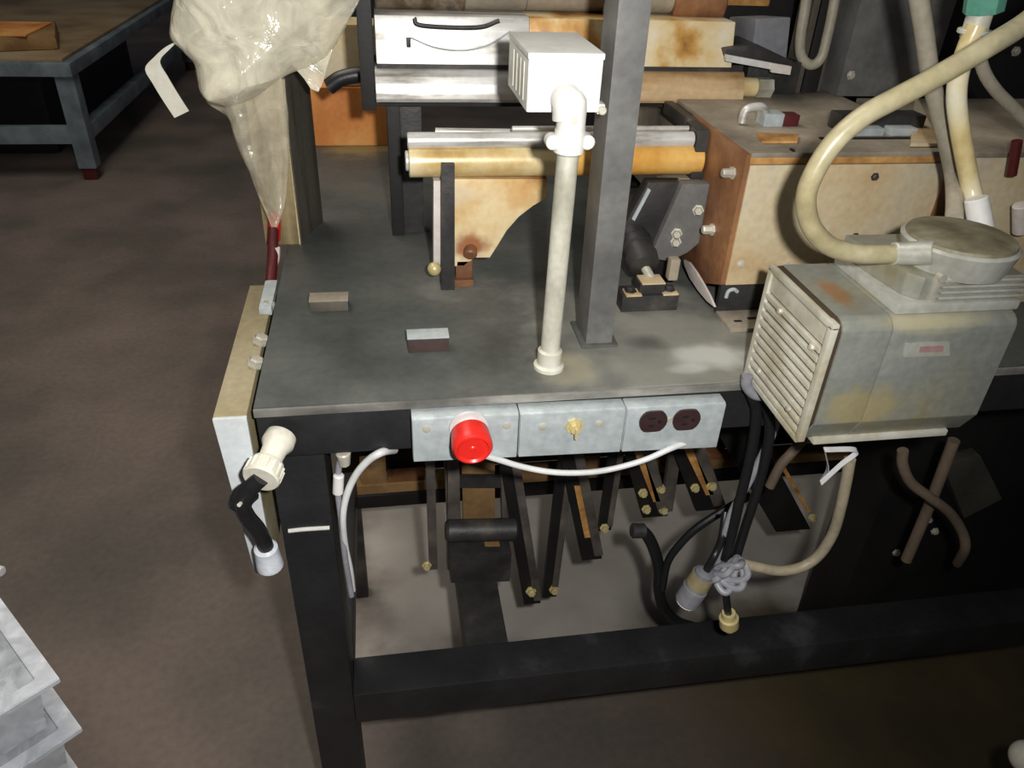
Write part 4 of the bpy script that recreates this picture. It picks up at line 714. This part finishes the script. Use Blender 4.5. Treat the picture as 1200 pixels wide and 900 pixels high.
b = B(); tube(b, [(0.4735, 0.12, 0.5645), (0.4911, 0.12, 0.5591), (0.5085, 0.12, 0.5294), (0.5248, 0.12, 0.4823), (0.532, 0.12, 0.4343), (0.5474, 0.12, 0.3888), (0.5748, 0.12, 0.3521), (0.606, 0.12, 0.3327)], 0.009, n=12); part('hose', b, 'black_cable', BL)
b = B(); tube(b, [(0.5326, 0.11, 0.4452), (0.5321, 0.11, 0.501), (0.544, 0.11, 0.5352), (0.5649, 0.11, 0.5673), (0.5985, 0.11, 0.5973), (0.6382, 0.11, 0.626)], 0.006, n=10); part('branch', b, 'black_cable', BL)
b = B(); cyl(b, (0.4709, 0.12, 0.5648), (0.4919, 0.12, 0.5625), 0.011, bev=0.002); part('end_stub', b, 'dark', BL)
ZS = thing('tie_strap', 'folded grey-white strap tucked under the pump mounting plate', 'strap', (0.57, -0.06, 0.88))
b = B(); ribbon(b, [(0.6006, -0.06, 0.8438), (0.6406, -0.06, 0.8393), (0.6269, -0.06, 0.8199), (0.6101, -0.06, 0.7954)], (0, 1, 0.5), 0.006, 0.0012); part('strap', b, 'white_cable', ZS)
b = B(); ribbon(b, [(0.6045, -0.055, 0.8396), (0.6168, -0.055, 0.8106), (0.614, -0.055, 0.7908)], (0, 1, 0.5), 0.006, 0.0012); part('strap', b, 'grey_cable', ZS)
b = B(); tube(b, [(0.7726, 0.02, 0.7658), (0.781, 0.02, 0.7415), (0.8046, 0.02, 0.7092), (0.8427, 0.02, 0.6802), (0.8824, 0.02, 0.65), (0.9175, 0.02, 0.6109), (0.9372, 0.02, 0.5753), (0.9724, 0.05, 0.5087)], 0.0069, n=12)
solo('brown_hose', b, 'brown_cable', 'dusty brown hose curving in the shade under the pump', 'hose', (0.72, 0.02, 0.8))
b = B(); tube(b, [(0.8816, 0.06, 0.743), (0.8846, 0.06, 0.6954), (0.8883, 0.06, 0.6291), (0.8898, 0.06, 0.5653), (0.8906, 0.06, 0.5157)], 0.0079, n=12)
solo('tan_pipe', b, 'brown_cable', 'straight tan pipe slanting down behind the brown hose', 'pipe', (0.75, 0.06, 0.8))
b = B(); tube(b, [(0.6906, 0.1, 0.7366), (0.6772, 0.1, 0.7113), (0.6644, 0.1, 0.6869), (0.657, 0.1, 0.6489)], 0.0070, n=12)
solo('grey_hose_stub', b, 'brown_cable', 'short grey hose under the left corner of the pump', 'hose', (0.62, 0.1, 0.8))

# ---------------------------------------------------------------- work bench in the left background
WB = thing('work_bench', 'low blue-grey steel bench with worn board top, back left', 'bench', (-1.6, 4.2, 0))
b = B(); box(b, (-2.9, 3.42, 0.50), (-1.27, 6.2, 0.56), 0.006); part('top_frame', b, 'bench', WB)
b = B(); box(b, (-2.88, 3.46, 0.56), (-1.31, 6.16, 0.575), 0.003); part('board_top', b, 'bench_top', WB, 'worn brown board')
for (x, y) in ((-1.36, 3.44), (-1.36, 6.1), (-2.88, 3.44), (-2.88, 6.1)):
    b = B(); box(b, (x, y, 0.06), (x+0.085, y+0.085, 0.5), 0.006); part('leg', b, 'bench', WB)
    b = B(); box(b, (x+0.01, y+0.01, 0), (x+0.075, y+0.075, 0.06), 0.004); part('foot', b, 'darkred', WB, 'dark red foot')
b = B(); box(b, (-2.8, 3.45, 0.18), (-1.36, 3.51, 0.26), 0.005); part('stretcher', b, 'bench', WB)
b = B(); box(b, (-1.35, 3.52, 0.18), (-1.29, 6.1, 0.25), 0.005); part('stretcher', b, 'bench', WB)
def bench_item(name, lab, cat, lo, hi, m, rz=0):
    b = B(); o = thing(name, lab, cat, ((lo[0]+hi[0])/2, (lo[1]+hi[1])/2, lo[2]))
    box(b, lo, hi, 0.02, Matrix.Rotation(rz, 3, 'Z')); part('body', b, m, o)
    return o
o = bench_item('cardboard_box', 'flattened tan cardboard box on the far bench', 'box', (-1.85, 3.6, 0.575), (-1.45, 4.1, 0.64), 'box_brown', 0.3)
b = B(); box(b, (-1.8, 3.62, 0.64), (-1.5, 4.0, 0.65), 0.004); part('flap', b, 'carton', o)
o = bench_item('dark_sack', 'dark lumpy sack at the near left end of the bench', 'bag', (-2.45, 3.5, 0.575), (-1.9, 3.85, 0.76), 'near_black', 0.1)
b = B(); box(b, (-2.25, 3.6, 0.758), (-2.05, 3.75, 0.82), 0.02); part('neck', b, 'near_black', o)
b = B(); box(b, (-2.7, 3.9, 0.0), (-1.6, 5.6, 0.42), 0.03)
o = thing('storage_crate', 'dark storage crate in the shade underneath the bench', 'crate', (-2.15, 4.7, 0)); part('body', b, 'near_black', o)
b = B(); box(b, (-2.72, 3.88, 0.38), (-1.58, 5.62, 0.43), 0.01); part('rim', b, 'near_black', o)

# ---------------------------------------------------------------- clear bins, bottom left
def bin_(label, corner, z, ang, wx, wy, h, handle=False):
    o = thing('clear_bin', label, 'bin', (corner[0], corner[1], z-h), 'clear bins at the bottom left')
    R2 = Matrix.Rotation(ang, 3, 'Z'); c = V((corner[0], corner[1], 0))
    def W_(x, y, zz): return c + R2 @ V((x, y, 0)) + V((0, 0, zz))
    i = 0.02
    b = B()
    ro = [(-wx, -wy), (0, -wy), (0, 0), (-wx, 0)]; ri = [(-wx+.022, -wy+.022), (-.022, -wy+.022), (-.022, -.022), (-wx+.022, -.022)]
    t = bmesh.new(); vo = [t.verts.new(W_(*q, z)) for q in ro]; vi = [t.verts.new(W_(*q, z)) for q in ri]; wo = [t.verts.new(W_(*q, z-.009)) for q in ro]; wi = [t.verts.new(W_(*q, z-.009)) for q in ri]
    for k_ in range(4):
        n_ = (k_+1) % 4
        for f_ in ((vo[k_], vo[n_], vi[n_], vi[k_]), (wo[k_], wi[k_], wi[n_], wo[n_]), (vo[k_], wo[k_], wo[n_], vo[n_]), (vi[k_], vi[n_], wi[n_], wi[k_])): t.faces.new(f_)
    bmesh.ops.recalc_face_normals(t, faces=t.faces[:]); bmesh.ops.bevel(t, geom=t.edges[:], offset=0.0012, segments=2, affect='EDGES'); merge(b, t)
    part('rim', b, 'bin_rim', o)
    b = B(); t0 = [W_(-wx+i, -wy+i, z-.008), W_(-i, -wy+i, z-.008), W_(-i, -i, z-.008), W_(-wx+i, -i, z-.008)]
    j = i+0.012; t1 = [W_(-wx+j, -wy+j, z-h), W_(-j, -wy+j, z-h), W_(-j, -j, z-h), W_(-wx+j, -j, z-h)]
    v0 = [b.verts.new(q) for q in t0]; v1 = [b.verts.new(q) for q in t1]
    for k_ in range(4): b.faces.new((v0[k_], v0[(k_+1) % 4], v1[(k_+1) % 4], v1[k_]))
    b.faces.new(v1); bmesh.ops.recalc_face_normals(b, faces=b.faces[:]); bmesh.ops.solidify(b, geom=b.faces[:], thickness=0.002)
    part('tub', b, 'bin', o)
    b = B()
    for k_ in range(3):
        x = -wx*(k_+1)/4; prism(b, [W_(x, -wy+j, z-h+.003), W_(x+.003, -wy+j, z-h+.003), W_(x+.003, -j, z-h+.003), W_(x, -j, z-h+.003)], (0, 0, h*0.6))
    part('divider', b, 'bin', o)
    b = B(); prism(b, [W_(-wx+.0225, -wy+.0225, z-.006), W_(-.0225, -wy+.0225, z-.006), W_(-.0225, -.0225, z-.006), W_(-wx+.0225, -.0225, z-.006)], (0, 0, .002)); part('lid', b, 'bin_bright_lid', o)  # milky lid added to make the bin tops brighter
    b = B()
    for k_ in range(170):
        x = -random.uniform(0.045, wx-.045); y = -random.uniform(0.045, wy-.045); r = random.uniform(.012, .026)
        q = W_(x, y, z-h+0.035+random.uniform(0, .045)); t = B()
        box(t, q-V((r, r*.7, .010)), q+V((r, r*.7, random.uniform(.004, .02))), 0.002, Matrix.Rotation(random.uniform(0, 3.14), 3, 'Z') @ Matrix.Rotation(random.uniform(-.6, .6), 3, 'X')); merge(b, t)
    sp = part('plastic_parts', b, 'bin_rim', o, 'heap of clear plastic pieces'); sp['kind'] = 'stuff'
    return o
CA = V((-0.314, 0.055, 0)); CB = V((-0.441, 0.208, 0)); an = math.atan2(CA.y-CB.y, CA.x-CB.x)
ZT = 0.45
bin_('upper clear plastic bin of the stack at bottom left', (-0.314, 0.055), ZT, an, 0.42, 0.32, 0.105)
bin_('lower clear plastic bin of the stack at bottom left', (-0.314, 0.055), ZT-0.11, an, 0.42, 0.32, 0.105)
R2 = Matrix.Rotation(an, 3, 'Z'); q0 = V((-0.314, 0.055, 0))
b = B(); cyl(b, (-0.4549, 0.2441, 0.47), (-0.4428, 0.2392, 0.47), 0.008, bev=0.002); UBN = [o for o in COL.objects if o.name == 'clear_bin'][0]; part('handle', b, 'white_plastic', UBN, 'white handle end')
CT = thing('bin_crate', 'grey crate carrying the stack of clear bins', 'crate', (q0.x, q0.y, 0))
b = B(); w = [q0+R2 @ V(k_) for k_ in ((-0.40, -0.30, 0), (-0.02, -0.30, 0), (-0.02, -0.02, 0), (-0.40, -0.02, 0))]; prism(b, w, (0, 0, ZT-0.215), 0.004); part('body', b, 'bin_rim', CT)
KN = thing('knob_stand', 'pale round knob on a thin dark stand at far bottom right', 'stand', ((0.9047, -0.2187, 0.45)[0], (0.9047, -0.2187, 0.45)[1], 0))
c = V((0.9047, -0.2187, 0.45)); b = B(); bmesh.ops.create_uvsphere(b, u_segments=24, v_segments=14, radius=0.021); bmesh.ops.translate(b, vec=c, verts=b.verts); part('knob', b, 'gland', KN, 'cream round knob')
b = B(); cyl(b, (c.x, c.y, 0.01), c, 0.008); part('rod', b, 'near_black', KN)
b = B(); lathe(b, (c.x, c.y, 0), (0, 0, 1), [(0, 0.09), (0.008, 0.09), (0.012, 0.07), (0.014, 0.01)], 28); part('base', b, 'near_black', KN)
#'ball', (1.284, 0.02, 0))
